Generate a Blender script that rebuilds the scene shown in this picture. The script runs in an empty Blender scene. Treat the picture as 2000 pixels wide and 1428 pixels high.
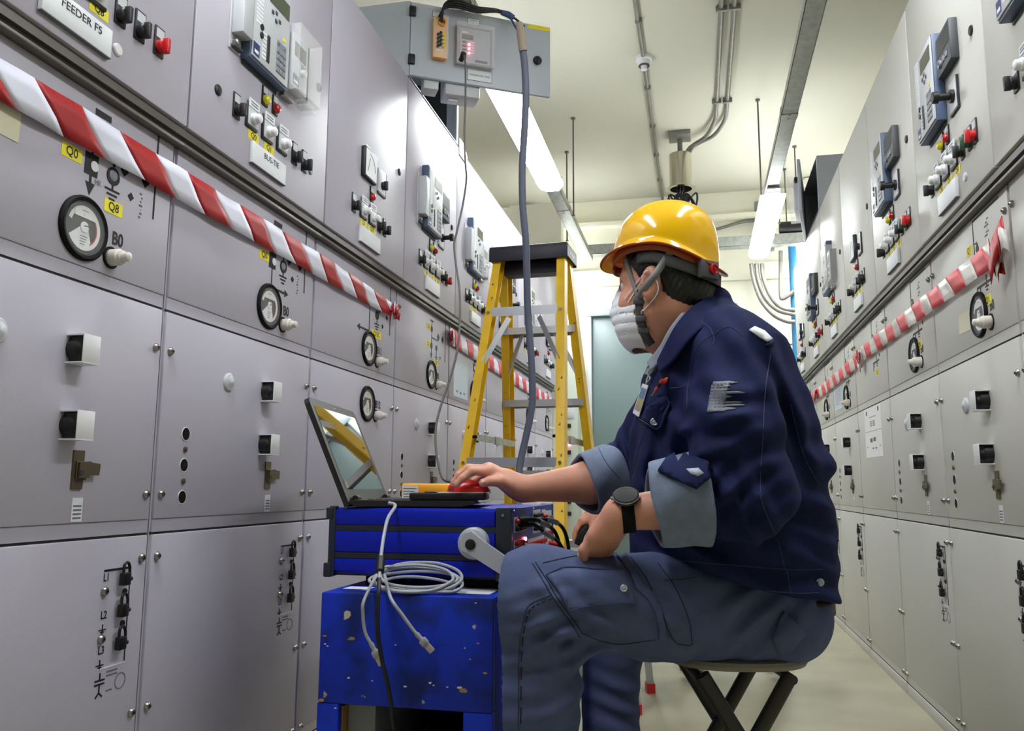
import bpy, bmesh, math, random
import numpy as np
from mathutils import Vector, Matrix
from mathutils.bvhtree import BVHTree
random.seed(4)
PI = math.pi
sc = bpy.context.scene
COL = sc.collection

# ---------------------------------------------------------------- camera, world, exposure
S = 1.12
FPX = 1617.97
PITCH, YAW, ROLL = .1455, .2223, .0058
CAMH = .7408                         # height of the lens above the floor
def cam_axes():
    f = Vector((-math.sin(YAW)*math.cos(PITCH), math.cos(YAW)*math.cos(PITCH), math.sin(PITCH)))
    rt = Vector((math.cos(YAW), math.sin(YAW), 0)); up = rt.cross(f)
    return f, math.cos(ROLL)*rt+math.sin(ROLL)*up, -math.sin(ROLL)*rt+math.cos(ROLL)*up
FV, RV, UV = cam_axes()
CAM = Vector((0, 0, CAMH))
cd = bpy.data.cameras.new('camera'); cam = bpy.data.objects.new('camera', cd); COL.objects.link(cam)
cd.sensor_width = 36; cd.lens = FPX/2000*36; cd.clip_start = .05
m3 = Matrix((RV, UV, -FV)).transposed()
cam.matrix_world = Matrix.Translation(CAM) @ m3.to_4x4()
sc.camera = cam
w = bpy.data.worlds.new('world'); sc.world = w; w.use_nodes = True
w.node_tree.nodes['Background'].inputs[0].default_value = (.8, .85, 1, 1)
w.node_tree.nodes['Background'].inputs[1].default_value = .05
sc.view_settings.view_transform = 'Standard'; sc.view_settings.look = 'None'
sc.view_settings.exposure = 0.95; sc.view_settings.gamma = 1; sc.view_settings.use_curve_mapping = False
TUBE_STRENGTH = 21.0                 # fluorescent diffusers

def at(u, v, D):                     # the point seen at image position u, v at depth D from the lens
    return CAM + (FV + RV*((u-1000)/FPX) - UV*((v-714)/FPX))*D
def ray_dir(u, v):
    return (FV + RV*((u-1000)/FPX) - UV*((v-714)/FPX)).normalized()
def on_x(u, v, X):
    d = FV + RV*((u-1000)/FPX) - UV*((v-714)/FPX); return CAM + d*(X/d.x)
def on_y(u, v, Y):
    d = FV + RV*((u-1000)/FPX) - UV*((v-714)/FPX); return CAM + d*(Y/d.y)
def on_z(u, v, Z):
    d = FV + RV*((u-1000)/FPX) - UV*((v-714)/FPX); return CAM + d*((Z-CAMH)/d.z)

# ---------------------------------------------------------------- materials
def s2l(c): return tuple(((x/12.92) if x <= .04045 else ((x+.055)/1.055)**2.4) for x in c)
def mat(name, rgb, rough=.5, metal=0, spec=.5, bump=0, bscale=200, var=0, vscale=6, emit=0, alpha=1, trans=0, coat=0, rvar=0, sheen=0, lin=False):
    m = bpy.data.materials.new(name); m.use_nodes = True
    nt = m.node_tree; b = nt.nodes['Principled BSDF']
    c = rgb if lin else s2l(rgb)
    b.inputs['Base Color'].default_value = (*c, 1)
    b.inputs['Roughness'].default_value = rough; b.inputs['Metallic'].default_value = metal
    b.inputs['Specular IOR Level'].default_value = spec
    b.inputs['Coat Weight'].default_value = coat
    b.inputs['Sheen Weight'].default_value = sheen
    b.inputs['Transmission Weight'].default_value = trans
    b.inputs['Alpha'].default_value = alpha
    if emit:
        b.inputs['Emission Color'].default_value = (*c, 1); b.inputs['Emission Strength'].default_value = emit
    if bump or var or rvar:
        tc = nt.nodes.new('ShaderNodeTexCoord')
    if bump:
        n = nt.nodes.new('ShaderNodeTexNoise'); n.inputs['Scale'].default_value = bscale; n.inputs['Detail'].default_value = 3
        bp = nt.nodes.new('ShaderNodeBump'); bp.inputs['Strength'].default_value = bump; bp.inputs['Distance'].default_value = .002
        nt.links.new(tc.outputs['Object'], n.inputs['Vector']); nt.links.new(n.outputs['Fac'], bp.inputs['Height'])
        nt.links.new(bp.outputs['Normal'], b.inputs['Normal'])
    if var:
        n2 = nt.nodes.new('ShaderNodeTexNoise'); n2.inputs['Scale'].default_value = vscale; n2.inputs['Detail'].default_value = 5
        rp = nt.nodes.new('ShaderNodeMapRange'); rp.inputs['From Min'].default_value = .3; rp.inputs['From Max'].default_value = .7
        rp.inputs['To Min'].default_value = 1-var; rp.inputs['To Max'].default_value = 1+var
        mx = nt.nodes.new('ShaderNodeVectorMath'); mx.operation = 'SCALE'; mx.inputs[0].default_value = c
        nt.links.new(tc.outputs['Object'], n2.inputs['Vector']); nt.links.new(n2.outputs['Fac'], rp.inputs['Value'])
        nt.links.new(rp.outputs['Result'], mx.inputs['Scale']); nt.links.new(mx.outputs['Vector'], b.inputs['Base Color'])
    return m
M = {}
M['panelL'] = mat('panel_paint_left', (.70, .682, .735), .46, bump=.12, bscale=420, spec=.5)  # cool cast over the left row is mixed into its base colour
M['panelR'] = mat('panel_paint_right', (.765, .762, .735), .46, bump=.12, bscale=420, spec=.5)  # the right row's warmer cast sits in its base colour too
M['rail'] = mat('rail_metal', (.40, .38, .37), .42, .3)
M['gap'] = mat('gap_dark', (.17, .17, .18), .8)
M['black'] = mat('black_plastic', (.03, .03, .035), .48)
M['rubber'] = mat('black_rubber', (.03, .03, .033), .7, spec=.2)
M['dial'] = mat('gauge_dial', (.15, .165, .14), .5)
M['white'] = mat('white_plastic', (.86, .86, .87), .4)
M['milky'] = mat('milky_plastic', (.88, .85, .82), .3, trans=.15)
M['lgrey'] = mat('light_grey_plastic', (.74, .75, .77), .4)
M['mgrey'] = mat('mid_grey_plastic', (.5, .51, .54), .45)
M['dgrey'] = mat('dark_grey_plastic', (.22, .23, .25), .5)
M['relayblue'] = mat('relay_blue', (.30, .36, .47), .45)
M['navy'] = mat('navy_print', (.13, .18, .42), .5)
M['lcd'] = mat('lcd_green', (.31, .33, .26), .25)
M['yellow'] = mat('label_yellow', (.93, .87, .16), .5)
M['ink'] = mat('black_ink', (.06, .06, .07), .6)
M['greyink'] = mat('grey_ink', (.42, .42, .45), .6)
M['red'] = mat('red_plastic', (.72, .07, .09), .35)
M['lampyel'] = mat('yellow_lens', (.87, .82, .10), .25, coat=.4)
M['lampred'] = mat('red_lens', (.72, .06, .08), .25, coat=.4)
M['green'] = mat('green_plastic', (.15, .28, .22), .4)
M['steel'] = mat('screw_steel', (.62, .6, .58), .3, .9)
M['latch'] = mat('bronze_latch', (.45, .41, .33), .4, .7)
M['alu'] = mat('aluminium', (.74, .75, .77), .38, .85, bump=.05, bscale=90)
M['galv'] = mat('galvanised', (.66, .67, .65), .42, .75, var=.16, vscale=30)
M['gunmetal'] = mat('conduit_grey', (.50, .49, .46), .5, .5, var=.12, vscale=20)
M['tapered'] = mat('tape_red', (.62, .025, .055), .5, coat=0)
M['tapewhite'] = mat('tape_white', (.82, .82, .88), .5, coat=0)
M['tapepink'] = mat('tape_faded_red', (.82, .22, .27), .5, coat=0)
M['tapeclear'] = mat('tape_faded_white', (.88, .86, .84), .3, alpha=.6)
M['paper'] = mat('paper', (.9, .9, .9), .7)
M['beigepaper'] = mat('beige_paper', (.84, .82, .72), .7)
M['bluepaper'] = mat('plastic_sleeve_paper', (.78, .82, .88), .25)
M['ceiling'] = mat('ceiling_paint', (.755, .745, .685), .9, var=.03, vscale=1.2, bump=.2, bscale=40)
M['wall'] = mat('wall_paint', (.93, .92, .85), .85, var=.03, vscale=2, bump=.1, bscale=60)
M['floor'] = mat('floor_concrete', (.655, .635, .535), .40, var=.16, vscale=3.2, bump=.08, bscale=60)
M['teal'] = mat('teal_door', (.41, .48, .485), .38)
M['boxgrey'] = mat('box_grey_blue', (.72, .745, .79), .4, bump=.06, bscale=300)
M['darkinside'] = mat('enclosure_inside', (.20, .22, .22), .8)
M['diffuser'] = mat('light_diffuser', (.97, .99, 1), .4, emit=TUBE_STRENGTH)
M['fixture'] = mat('fixture_white', (.88, .88, .86), .4)
M['ladyel'] = mat('fibreglass_yellow', (.90, .72, .08), .42, var=.09, vscale=14)
M['ladcap'] = mat('ladder_cap', (.15, .14, .19), .5)
M['scuff'] = mat('scuff_black', (.2, .14, .06), .7)
M['hose'] = mat('hose_grey', (.36, .38, .45), .55)
M['cablegrey'] = mat('cable_grey', (.30, .29, .28), .5)
M['cablewhite'] = mat('cable_light_grey', (.62, .63, .66), .45)
M['clear'] = mat('clear_plastic', (1, 1, 1), .04, alpha=.16, spec=.8)
M['glass'] = mat('gauge_glass', (1, 1, 1), .02, alpha=.07, spec=1)
M['cyan'] = mat('cyan_pipe', (.15, .44, .60), .5)
M['bluebox'] = mat('blue_paint', (.015, .11, .68), .4, spec=.3)
M['cmcdark'] = mat('case_dark', (.12, .14, .19), .4)
M['darkblue'] = mat('front_panel_blue', (.09, .15, .50), .4)
M['silver'] = mat('silver_plastic', (.72, .73, .77), .35, .2)
M['flukeyel'] = mat('meter_yellow', (.92, .63, .12), .45)
M['laptop'] = mat('laptop_black', (.09, .095, .10), .4)
M['palm'] = mat('palmrest', (.46, .37, .36), .35, .3)
M['screen'] = mat('screen_glass', (.03, .035, .04), .015, spec=1.0, coat=1)
M['mousered'] = mat('mouse_red', (.82, .09, .11), .3)
M['led'] = mat('red_led', (1, .30, .42), .3, emit=14)
M['skin'] = mat('skin', (.83, .59, .50), .5, var=.06, vscale=25, bump=.08, bscale=260)
M['skin'].node_tree.nodes['Principled BSDF'].inputs['Subsurface Weight'].default_value = .12
M['skin'].node_tree.nodes['Principled BSDF'].inputs['Subsurface Radius'].default_value = (.01, .004, .002)
M['nail'] = mat('nail', (.80, .62, .56), .3)
M['hair'] = mat('hair', (.045, .042, .045), .45, bump=.5, bscale=180)
M['helmet'] = mat('helmet_yellow', (1, .79, .05), .16, coat=.5)
M['helmetrim'] = mat('helmet_rim', (.62, .27, .08), .2)  # dark orange standing for the shell's inner edge in shadow
M['strap'] = mat('strap_grey', (.52, .52, .52), .6)
M['band'] = mat('band_dark', (.31, .31, .33), .5)
M['mask'] = mat('mask_white', (.93, .94, .97), .8, bump=.1, bscale=120)
M['shirt'] = mat('shirt_grey', (.66, .69, .76), .8)
M['denim'] = mat('denim_navy', (.082, .115, .275), .8, var=.22, vscale=30, bump=.35, bscale=700, spec=.2)
M['denimin'] = mat('denim_inside', (.45, .50, .60), .85, var=.12, vscale=40, bump=.35, bscale=600)
M['stitch'] = mat('stitch_grey', (.22, .26, .39), .9)
M['stitchdark'] = mat('stitch_navy', (.09, .1, .17), .8)
M['trouser'] = mat('trouser_slate', (.285, .33, .485), .85, var=.12, vscale=25, bump=.3, bscale=650)
M['trouserdark'] = mat('trouser_black', (.10, .10, .11), .85, var=.12, vscale=25)
M['print'] = mat('sleeve_print', (.45, .46, .51), .7)
M['belt'] = mat('leather_belt', (.24, .18, .15), .5)
M['stoolseat'] = mat('stool_seat', (.50, .47, .43), .55)
M['stoolleg'] = mat('stool_leg', (.20, .20, .19), .45, .2)
M['orangepen'] = mat('pen_orange', (.85, .25, .12), .4)
M['badge'] = mat('badge_print', (.55, .62, .66), .3)
M['wood'] = mat('bare_wood', (.62, .49, .30), .7)
M['chipwhite'] = mat('chipped_primer', (.82, .82, .80), .7)
M['labelwhite'] = mat('label_white', (.88, .89, .91), .5)

# blue painted plywood with scuffs, chips and grime
def worn_blue():
    m = mat('worn_blue_paint', (.03, .085, .50), .5, spec=.3); nt = m.node_tree; b = nt.nodes['Principled BSDF']
    tc = nt.nodes.new('ShaderNodeTexCoord')
    n = nt.nodes.new('ShaderNodeTexNoise'); n.inputs['Scale'].default_value = 9; n.inputs['Detail'].default_value = 9
    r = nt.nodes.new('ShaderNodeValToRGB'); r.color_ramp.elements[0].position = .38; r.color_ramp.elements[0].color = (.004, .016, .15, 1)
    r.color_ramp.elements[1].position = .52; r.color_ramp.elements[1].color = (*s2l((.055, .19, .72)), 1)
    n2 = nt.nodes.new('ShaderNodeTexNoise'); n2.inputs['Scale'].default_value = 26; n2.inputs['Detail'].default_value = 6
    r2 = nt.nodes.new('ShaderNodeValToRGB'); r2.color_ramp.elements[0].position = .70; r2.color_ramp.elements[0].color = (0, 0, 0, 1)
    r2.color_ramp.elements[1].position = .72; r2.color_ramp.elements[1].color = (1, 1, 1, 1)
    mx = nt.nodes.new('ShaderNodeMix'); mx.data_type = 'RGBA'
    nt.links.new(tc.outputs['Object'], n.inputs['Vector']); nt.links.new(tc.outputs['Object'], n2.inputs['Vector'])
    nt.links.new(n.outputs['Fac'], r.inputs['Fac']); nt.links.new(n2.outputs['Fac'], r2.inputs['Fac'])
    nt.links.new(r2.outputs['Color'], mx.inputs['Factor']); nt.links.new(r.outputs['Color'], mx.inputs[6])
    mx.inputs[7].default_value = (.5, .42, .3, 1)
    nt.links.new(mx.outputs[2], b.inputs['Base Color'])
    return m
M['wornblue'] = worn_blue()

# ---------------------------------------------------------------- mesh helpers
class MB:
    """collects shapes and links them as one mesh object"""
    def __init__(s, m=None): s.v = []; s.f = []; s.mi = []; s.mats = []; s.cur = 0; s.T = None; s.use(m) if m else None
    def use(s, m):
        if isinstance(m, str): m = M[m]
        if m not in s.mats: s.mats.append(m)
        s.cur = s.mats.index(m); return s
    def add(s, vs, fs):
        o = len(s.v)
        for p in vs:
            p = Vector(p); s.v.append(s.T @ p if s.T is not None else p)
        for f in fs: s.f.append([i+o for i in f]); s.mi.append(s.cur)
        return s
    def box(s, lo, hi, c=0):
        lo = Vector(lo); hi = Vector(hi); ce = (lo+hi)/2; h = (hi-lo)/2
        if c <= 0:
            vs = [(ce.x+h.x*i, ce.y+h.y*j, ce.z+h.z*k) for i in (-1, 1) for j in (-1, 1) for k in (-1, 1)]
            return s.add(vs, [(0, 1, 3, 2), (4, 6, 7, 5), (0, 4, 5, 1), (2, 3, 7, 6), (0, 2, 6, 4), (1, 5, 7, 3)])
        c = min(c, h.x*.98, h.y*.98, h.z*.98)
        bm = bmesh.new(); bmesh.ops.create_cube(bm, size=2)
        for v in bm.verts: v.co = Vector((v.co.x*h.x, v.co.y*h.y, v.co.z*h.z))+ce
        bmesh.ops.bevel(bm, geom=bm.edges[:], offset=c, segments=2, affect='EDGES', profile=.5)
        bm.verts.index_update()
        s.add([v.co.copy() for v in bm.verts], [[v.index for v in f.verts] for f in bm.faces]); bm.free(); return s
    def cyl(s, a, b, r0, r1=None, n=16, caps=True):
        a = Vector(a); b = Vector(b); r1 = r0 if r1 is None else r1
        d = (b-a).normalized(); q = d.to_track_quat('Z', 'Y').to_matrix(); vs = []; fs = []
        for i in range(n):
            t = 2*PI*i/n; e = q @ Vector((math.cos(t), math.sin(t), 0)); vs += [a+e*r0, b+e*r1]
        for i in range(n):
            j = (i+1) % n; fs.append((2*i, 2*j, 2*j+1, 2*i+1))
        if caps: fs.append([2*i for i in range(n)][::-1]); fs.append([2*i+1 for i in range(n)])
        return s.add(vs, fs)
    def lathe(s, a, d, prof, n=24):
        """prof: list of (distance along d, radius)"""
        a = Vector(a); d = Vector(d).normalized(); q = d.to_track_quat('Z', 'Y').to_matrix(); vs = []; fs = []
        k = len(prof)
        for i in range(n):
            t = 2*PI*i/n; e = q @ Vector((math.cos(t), math.sin(t), 0))
            vs += [a+d*h+e*max(r, 1e-5) for h, r in prof]
        for i in range(n):
            j = (i+1) % n
            for m in range(k-1): fs.append((i*k+m, j*k+m, j*k+m+1, i*k+m+1))
        return s.add(vs, fs)
    def tube(s, pts, r, n=8, caps=True, closed=False, flat=None):
        pts = [Vector(p) for p in pts]; k = len(pts); vs = []; fs = []
        rs = r if isinstance(r, (list, tuple)) else [r]*k
        up = None
        for i, p in enumerate(pts):
            if closed: t = (pts[(i+1) % k]-pts[i-1])
            else: t = pts[min(i+1, k-1)]-pts[max(i-1, 0)]
            if t.length < 1e-9: t = Vector((0, 0, 1))
            t.normalize()
            if up is None:
                up = Vector((0, 0, 1)) if abs(t.z) < .9 else Vector((1, 0, 0))
            x = up.cross(t)
            if x.length < 1e-6: x = t.orthogonal()
            x.normalize(); y = t.cross(x); up = y
            for j in range(n):
                a = 2*PI*j/n; vs.append(p+(x*math.cos(a)+y*math.sin(a)*(flat or 1))*rs[i])
        m = k if closed else k-1
        for i in range(m):
            i2 = (i+1) % k
            for j in range(n):
                j2 = (j+1) % n; fs.append((i*n+j, i*n+j2, i2*n+j2, i2*n+j))
        if caps and not closed: fs.append(list(range(n))[::-1]); fs.append([(k-1)*n+j for j in range(n)])
        return s.add(vs, fs)
    def prism(s, poly, ext, org=(0, 0, 0), ex=(1, 0, 0), ez=(0, 0, 1)):
        """polygon in the ex/ez plane, thickened along ext (vector)"""
        org = Vector(org); ex = Vector(ex); ez = Vector(ez); ext = Vector(ext)
        a = [org+ex*x+ez*z for x, z in poly]; n = len(a); vs = a+[p+ext for p in a]
        fs = [list(range(n)), [n+i for i in range(n)][::-1]]
        for i in range(n): j = (i+1) % n; fs.append((i, i+n, j+n, j))
        return s.add(vs, fs)
    def bar(s, a, b, w, h, up=(0, 0, 1), c=0):
        """rectangular bar from a to b; w across, h along up"""
        a = Vector(a); b = Vector(b); d = (b-a); L = d.length; d.normalize(); up = Vector(up)
        x = d.cross(up).normalized(); z = x.cross(d)
        old = s.T; T = Matrix((x, d, z)).transposed().to_4x4(); T.translation = a
        s.T = T if old is None else old @ T
        s.box((-w/2, 0, -h/2), (w/2, L, h/2), c); s.T = old; return s
    def grid(s, P):
        """P[i][j] points"""
        n = len(P); m = len(P[0]); vs = [p for r in P for p in r]
        return s.add(vs, [(i*m+j, i*m+j+1, (i+1)*m+j+1, (i+1)*m+j) for i in range(n-1) for j in range(m-1)])
    def text(s, body, size, T, sx=1, bold=0):
        k = (body, bold)
        if k not in TXT:
            cu = bpy.data.curves.new('t', 'FONT'); cu.body = body; cu.align_x = 'CENTER'; cu.align_y = 'CENTER'; cu.resolution_u = 3
            cu.offset = bold
            ob = bpy.data.objects.new('t', cu); COL.objects.link(ob)
            me = bpy.data.meshes.new_from_object(ob.evaluated_get(bpy.context.evaluated_depsgraph_get()))
            TXT[k] = ([v.co.copy() for v in me.vertices], [list(p.vertices) for p in me.polygons])
            bpy.data.objects.remove(ob); bpy.data.curves.remove(cu); bpy.data.meshes.remove(me)
        vs, fs = TXT[k]
        return s.add([T @ Vector((p.x*size*sx, p.y*size, 0)) for p in vs], fs)
    def mesh(s, name, sharp=38, smooth=True, recalc=True):
        me = bpy.data.meshes.new(name); me.from_pydata([tuple(p) for p in s.v], [], s.f)
        for m in s.mats: me.materials.append(m)
        me.polygons.foreach_set('material_index', s.mi)
        if recalc:
            bm = bmesh.new(); bm.from_mesh(me); bmesh.ops.recalc_face_normals(bm, faces=bm.faces[:]); bm.to_mesh(me); bm.free()
        if smooth:
            me.polygons.foreach_set('use_smooth', [True]*len(me.polygons)); me.set_sharp_from_angle(angle=math.radians(sharp))
        me.update(); return me
    def build(s, name, parent=None, loc=None, **k):
        return link(name, s.mesh(name, **k), parent, loc)
TXT = {}
def link(name, me, parent=None, loc=None, rot=None):
    o = bpy.data.objects.new(name, me); COL.objects.link(o)
    if parent is not None: o.parent = parent
    if loc is not None: o.location = loc
    if rot is not None: o.rotation_euler = rot
    return o
def tag(o, label, cat, group=None):
    o['label'] = label; o['category'] = cat
    if group: o['group'] = group
    return o
def struct(o): o['kind'] = 'structure'; return o
def thing(name, label, cat, loc=(0, 0, 0), rz=0, group=None):
    o = bpy.data.objects.new(name, None); COL.objects.link(o); o.location = loc; o.rotation_euler = (0, 0, rz)
    o.empty_display_size = .05
    return tag(o, label, cat, group)
def catmull(P, n=8, closed=False):
    P = [Vector(p) for p in P]; k = len(P); out = []
    for i in range(k if closed else k-1):
        p1 = P[i]; p2 = P[(i+1) % k]
        p0 = P[i-1] if (closed or i > 0) else p1*2-p2
        p3 = P[(i+2) % k] if (closed or i+2 < k) else p2*2-p1
        for j in range(n):
            t = j/n
            out.append(.5*((2*p1)+(p2-p0)*t+(2*p0-5*p1+4*p2-p3)*t*t+(3*p1-p0-3*p2+p3)*t**3))
    if not closed: out.append(P[-1])
    return out
TFRONT = Matrix(((1, 0, 0, 0), (0, 0, -1, 0), (0, 1, 0, 0), (0, 0, 0, 1)))   # text lying in xz, read from -y
def TF(x, n, z): return Matrix.Translation((x, -n, z)) @ TFRONT
# ---------------------------------------------------------------- the room
XL, XR = 1.0846, .7170              # lower cover planes of the two rows
W = .672
Y0L, Y0R = 1.5000, 2.0614
ROOM = dict(x0=-2.5, x1=2.15, y0=-3.2, y1=7.35, z=3.36)
def slab(name, lo, hi, m):
    return struct(MB(m).box(lo, hi).build(name, smooth=False))
r_ = ROOM
slab('floor', (r_['x0']-.1, r_['y0']-.1, -.1), (r_['x1']+.1, r_['y1']+.1, 0), 'floor')
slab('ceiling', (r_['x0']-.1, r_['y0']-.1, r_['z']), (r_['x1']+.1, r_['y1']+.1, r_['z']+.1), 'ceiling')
slab('wall_left', (r_['x0']-.1, r_['y0'], 0), (r_['x0'], r_['y1'], r_['z']), 'wall')
slab('wall_right', (r_['x1'], r_['y0'], 0), (r_['x1']+.1, r_['y1'], r_['z']), 'wall')
slab('wall_front', (r_['x0']-.1, r_['y0']-.1, 0), (r_['x1']+.1, r_['y0'], r_['z']), 'wall')
wb = MB('wall'); DX0, DX1, DZ = -.977, .355, 2.325
yb = r_['y1']
wb.box((r_['x0']-.1, yb, 0), (DX0, yb+.1, r_['z'])); wb.box((DX1, yb, 0), (r_['x1']+.1, yb+.1, r_['z'])); wb.box((DX0, yb, DZ), (DX1, yb+.1, r_['z']))

struct(wb.build('wall_back', smooth=False))
slab('trim_2', (r_['x0'], yb-.10, 3.09), (r_['x1'], yb, 3.13), 'wall'); slab('trim_3', (r_['x0'], yb-.045, 2.54), (r_['x1'], yb, 2.69), 'wall')
dm = MB('teal'); dm.box((DX0+.05, yb+.03, .01), (DX1-.05, yb+.07, DZ-.05), .004)
dr = struct(dm.build('door_1'))
fr = MB('lgrey'); fr.box((DX0, yb-.012, 0), (DX0+.05, yb+.1, DZ), .003); fr.box((DX1-.05, yb-.012, 0), (DX1, yb+.1, DZ), .003); fr.use(mat('door_header', (.55, .61, .63), .4)).box((DX0, yb-.02, DZ-.05), (DX1, yb+.1, DZ+.015), .003)
fr.build('door_frame', dr)
hd = MB('steel'); hd.cyl((DX1-.12, yb+.03, 1.0), (DX1-.12, yb-.03, 1.0), .009); hd.bar((DX1-.12, yb-.03, 1.0), (DX1-.24, yb-.03, 1.0), .016, .016, c=.004)
hd.build('door_handle', dr)
slab('baseboard_back', (DX1, yb-.012, 0), (r_['x1'], yb, .09), 'lgrey')

# ---------------------------------------------------------------- switchgear panels
PM = {}
def part(key, fn, name, parent, loc=(0, 0, 0), rot=None, label=None):
    """place a part; look-alike parts share one mesh"""
    if key not in PM: PM[key] = fn().mesh(name)
    o = link(name, PM[key], parent, loc, rot)
    if label: o['label'] = label
    return o
N1 = .025                                        # the control doors stand proud of the covers
DEP = .92
def mk_body(P):
    def f():
        b = MB(P); b.box((.002, .006, .055), (W-.002, DEP, 1.462)); b.box((.002, -N1+.020, 1.4625), (W-.002, DEP, 2.31)); return b
    return f
def mk_door(P):
    def f(): b = MB(P); b.box((.003, -N1, 1.504), (W-.003, -N1+.022, 2.308), .004); return b
    return f
def mk_cover(P, z0, z1):
    def f():
        b = MB(P); b.box((.007, 0, z0+.028), (W-.007, .012, z1), .003); b.box((.007, .003, z0+.002), (W-.007, .012, z0+.0275)); b.use('gap').box((.004, .0052, z0-.003), (W-.004, .0075, z0+.003)); return b
    return f
def mk_rail():
    b = MB('rail'); b.box((0, -.016, 1.484), (W, .006, 1.5035)); b.box((0, -.006, 1.470), (W, .006, 1.4835)); b.box((0, -.020, 1.4615), (W, .006, 1.4695), .002); return b
def mk_plinth(P):
    def f(): b = MB(P); b.box((.003, 0, .012), (W-.003, .05, .052), .003); b.use('gap').box((.004, .010, .0005), (W-.004, .05, .012)); b.box((.002, .004, .052), (W-.002, .04, .056)); return b
    return f
def mk_screw():
    b = MB('steel'); b.lathe((0, 0, 0), (0, -1, 0), [(0, .0085), (.004, .0085), (.0075, .006), (.009, 0)], 14); b.use('ink').cyl((0, -.0088, 0), (0, -.0094, 0), .003, n=6); return b
def mk_gauge_ring():
    b = MB('rubber'); b.lathe((0, 0, 0), (0, -1, 0), [(0, .060), (.005, .060), (.009, .056), (.007, .050), (.0006, .0465)], 40); return b
def mk_gauge_dial():
    b = MB('dial'); b.cyl((0, .016, 0), (0, .0135, 0), .046, n=32)
    b.use('white')
    def arc(r0, r1, a0, a1, n, y, x0=0, z0=0):
        vs = []; 
        for i in range(n+1):
            t = math.radians(a0+(a1-a0)*i/n); vs += [(x0+r0*math.cos(t), y, z0+r0*math.sin(t)), (x0+r1*math.cos(t), y, z0+r1*math.sin(t))]
        b.add(vs, [(2*i, 2*i+1, 2*i+3, 2*i+2) for i in range(n)])
    arc(.033, .041, -150, 165, 30, .006)
    b.prism([(-.036, -.020), (-.010, .001), (.010, .001), (.022, -.034), (.010, -.040), (-.014, -.039)], (0, .001, 0), (0, .0065, 0))
    b.box((-.026, .003, .019), (.026, .004, .031)); b.cyl((0, .007, .002), (0, .001, .002), .010, n=16)
    b.use('red'); arc(.030, .033, -60, 40, 12, .0055)
    b.use('ink'); b.bar((-.002, .0018, .004), (.026, .0018, .008), .003, .002); b.box((-.004, .0028, .022), (-.0032, .003, .028))
    for k in range(4): b.box((-.009, .0058, -.016-.005*k), (.009-.002*k, .0062, -.0148-.005*k))
    for p in b.v: p.y = p.y*.25-.0048
    return b
def mk_gauge_glass(): return MB('glass').cyl((0, -.0052, 0), (0, -.0064, 0), .0505, n=32)
def mk_stub():
    b = MB('rubber'); b.cyl((0, 0, 0), (0, -.002, 0), .0215, n=24)
    b.use('milky'); b.lathe((0, -.001, 0), (0, -1, 0), [(0, .016), (.020, .016), (.022, .013), (.027, .013), (.028, .0095), (.040, .0085), (.042, .005), (.042, 0)], 22); return b
def mk_plug(r=.013, m='black'):
    def f(): b = MB(m); b.lathe((0, 0, 0), (0, -1, 0), [(0, r), (.003, r), (.005, r*.8), (.0052, 0)], 20); return b
    return f
def mk_cap():
    b = MB('lgrey'); b.lathe((0, 0, 0), (0, -1, 0), [(0, .022), (.003, .022), (.006, .019), (.0065, .014), (.009, .011), (.010, 0)], 26); return b
def mk_guard():
    b = MB('white'); b.box((-.021, -.036, -.026), (.021, -.0335, .026), .001); b.box((-.021, -.034, .0235), (.021, 0, .026)); b.box((-.021, -.036, -.026), (.021, 0, -.0235)); return b
def mk_guard_lock():
    b = MB('black'); b.lathe((0, 0, 0), (0, -1, 0), [(0, .0225), (.020, .0225), (.024, .018), (.029, .016), (.029, 0)], 18); b.box((-.016, -.0325, -.023), (.012, -.001, .023), .003); return b
def mk_latch():
    b = MB('latch'); b.box((-.014, -.003, -.036), (.013, 0, .033)); b.box((-.008, -.006, -.020), (.018, -.003, .014), .001)
    b.prism([(-.006, -.016), (.018, -.016), (.022, -.011), (.044, -.011), (.046, .010), (.024, .012), (.020, .014), (-.006, .012)], (0, -.004, 0), (0, -.007, 0)); b.use('dgrey').cyl((-.002, -.011, -.006), (-.002, -.0125, -.006), .005, n=10); return b
def mk_hole(r):
    def f(): b = MB('rubber'); b.cyl((0, -.0006, 0), (0, -.0012, 0), r, n=20); b.use('white').lathe((0, -.0004, 0), (0, -1, 0), [(0, r+.0018), (.001, r+.0014), (.001, r)], 20); return b
    return f
def mk_boss():
    return MB('latch').lathe((0, 0, 0), (0, -1, 0), [(0, .006), (.004, .006), (.005, .003), (.0052, 0)], 12)
def mk_lamp(col):
    def f():
        b = MB('black'); b.box((-.014, -.004, -.022), (.014, 0, .030), .001); b.use('lgrey').box((-.011, -.0046, .010), (.011, -.0038, .027)); return b
    return f
def mk_lens(col):
    def f(): return MB(col).lathe((0, -.003, -.006), (0, -1, 0), [(0, .0125), (.006, .0125), (.010, .011), (.013, .007), (.014, 0)], 20)
    return f
def mk_blackswitch():
    b = MB('black'); b.box((-.015, -.004, -.030), (.015, 0, .032), .001); b.use('lgrey').box((-.012, -.0046, .008), (.012, -.0038, .028)); return b
def mk_blackknob(m):
    def f(): b = MB(m); b.lathe((0, -.003, -.010), (0, -1, 0), [(0, .014), (.012, .014), (.014, .012), (.014, 0)], 20); b.box((-.005, -.027, -.026), (.005, -.012, .006), .002); return b
    return f
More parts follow.
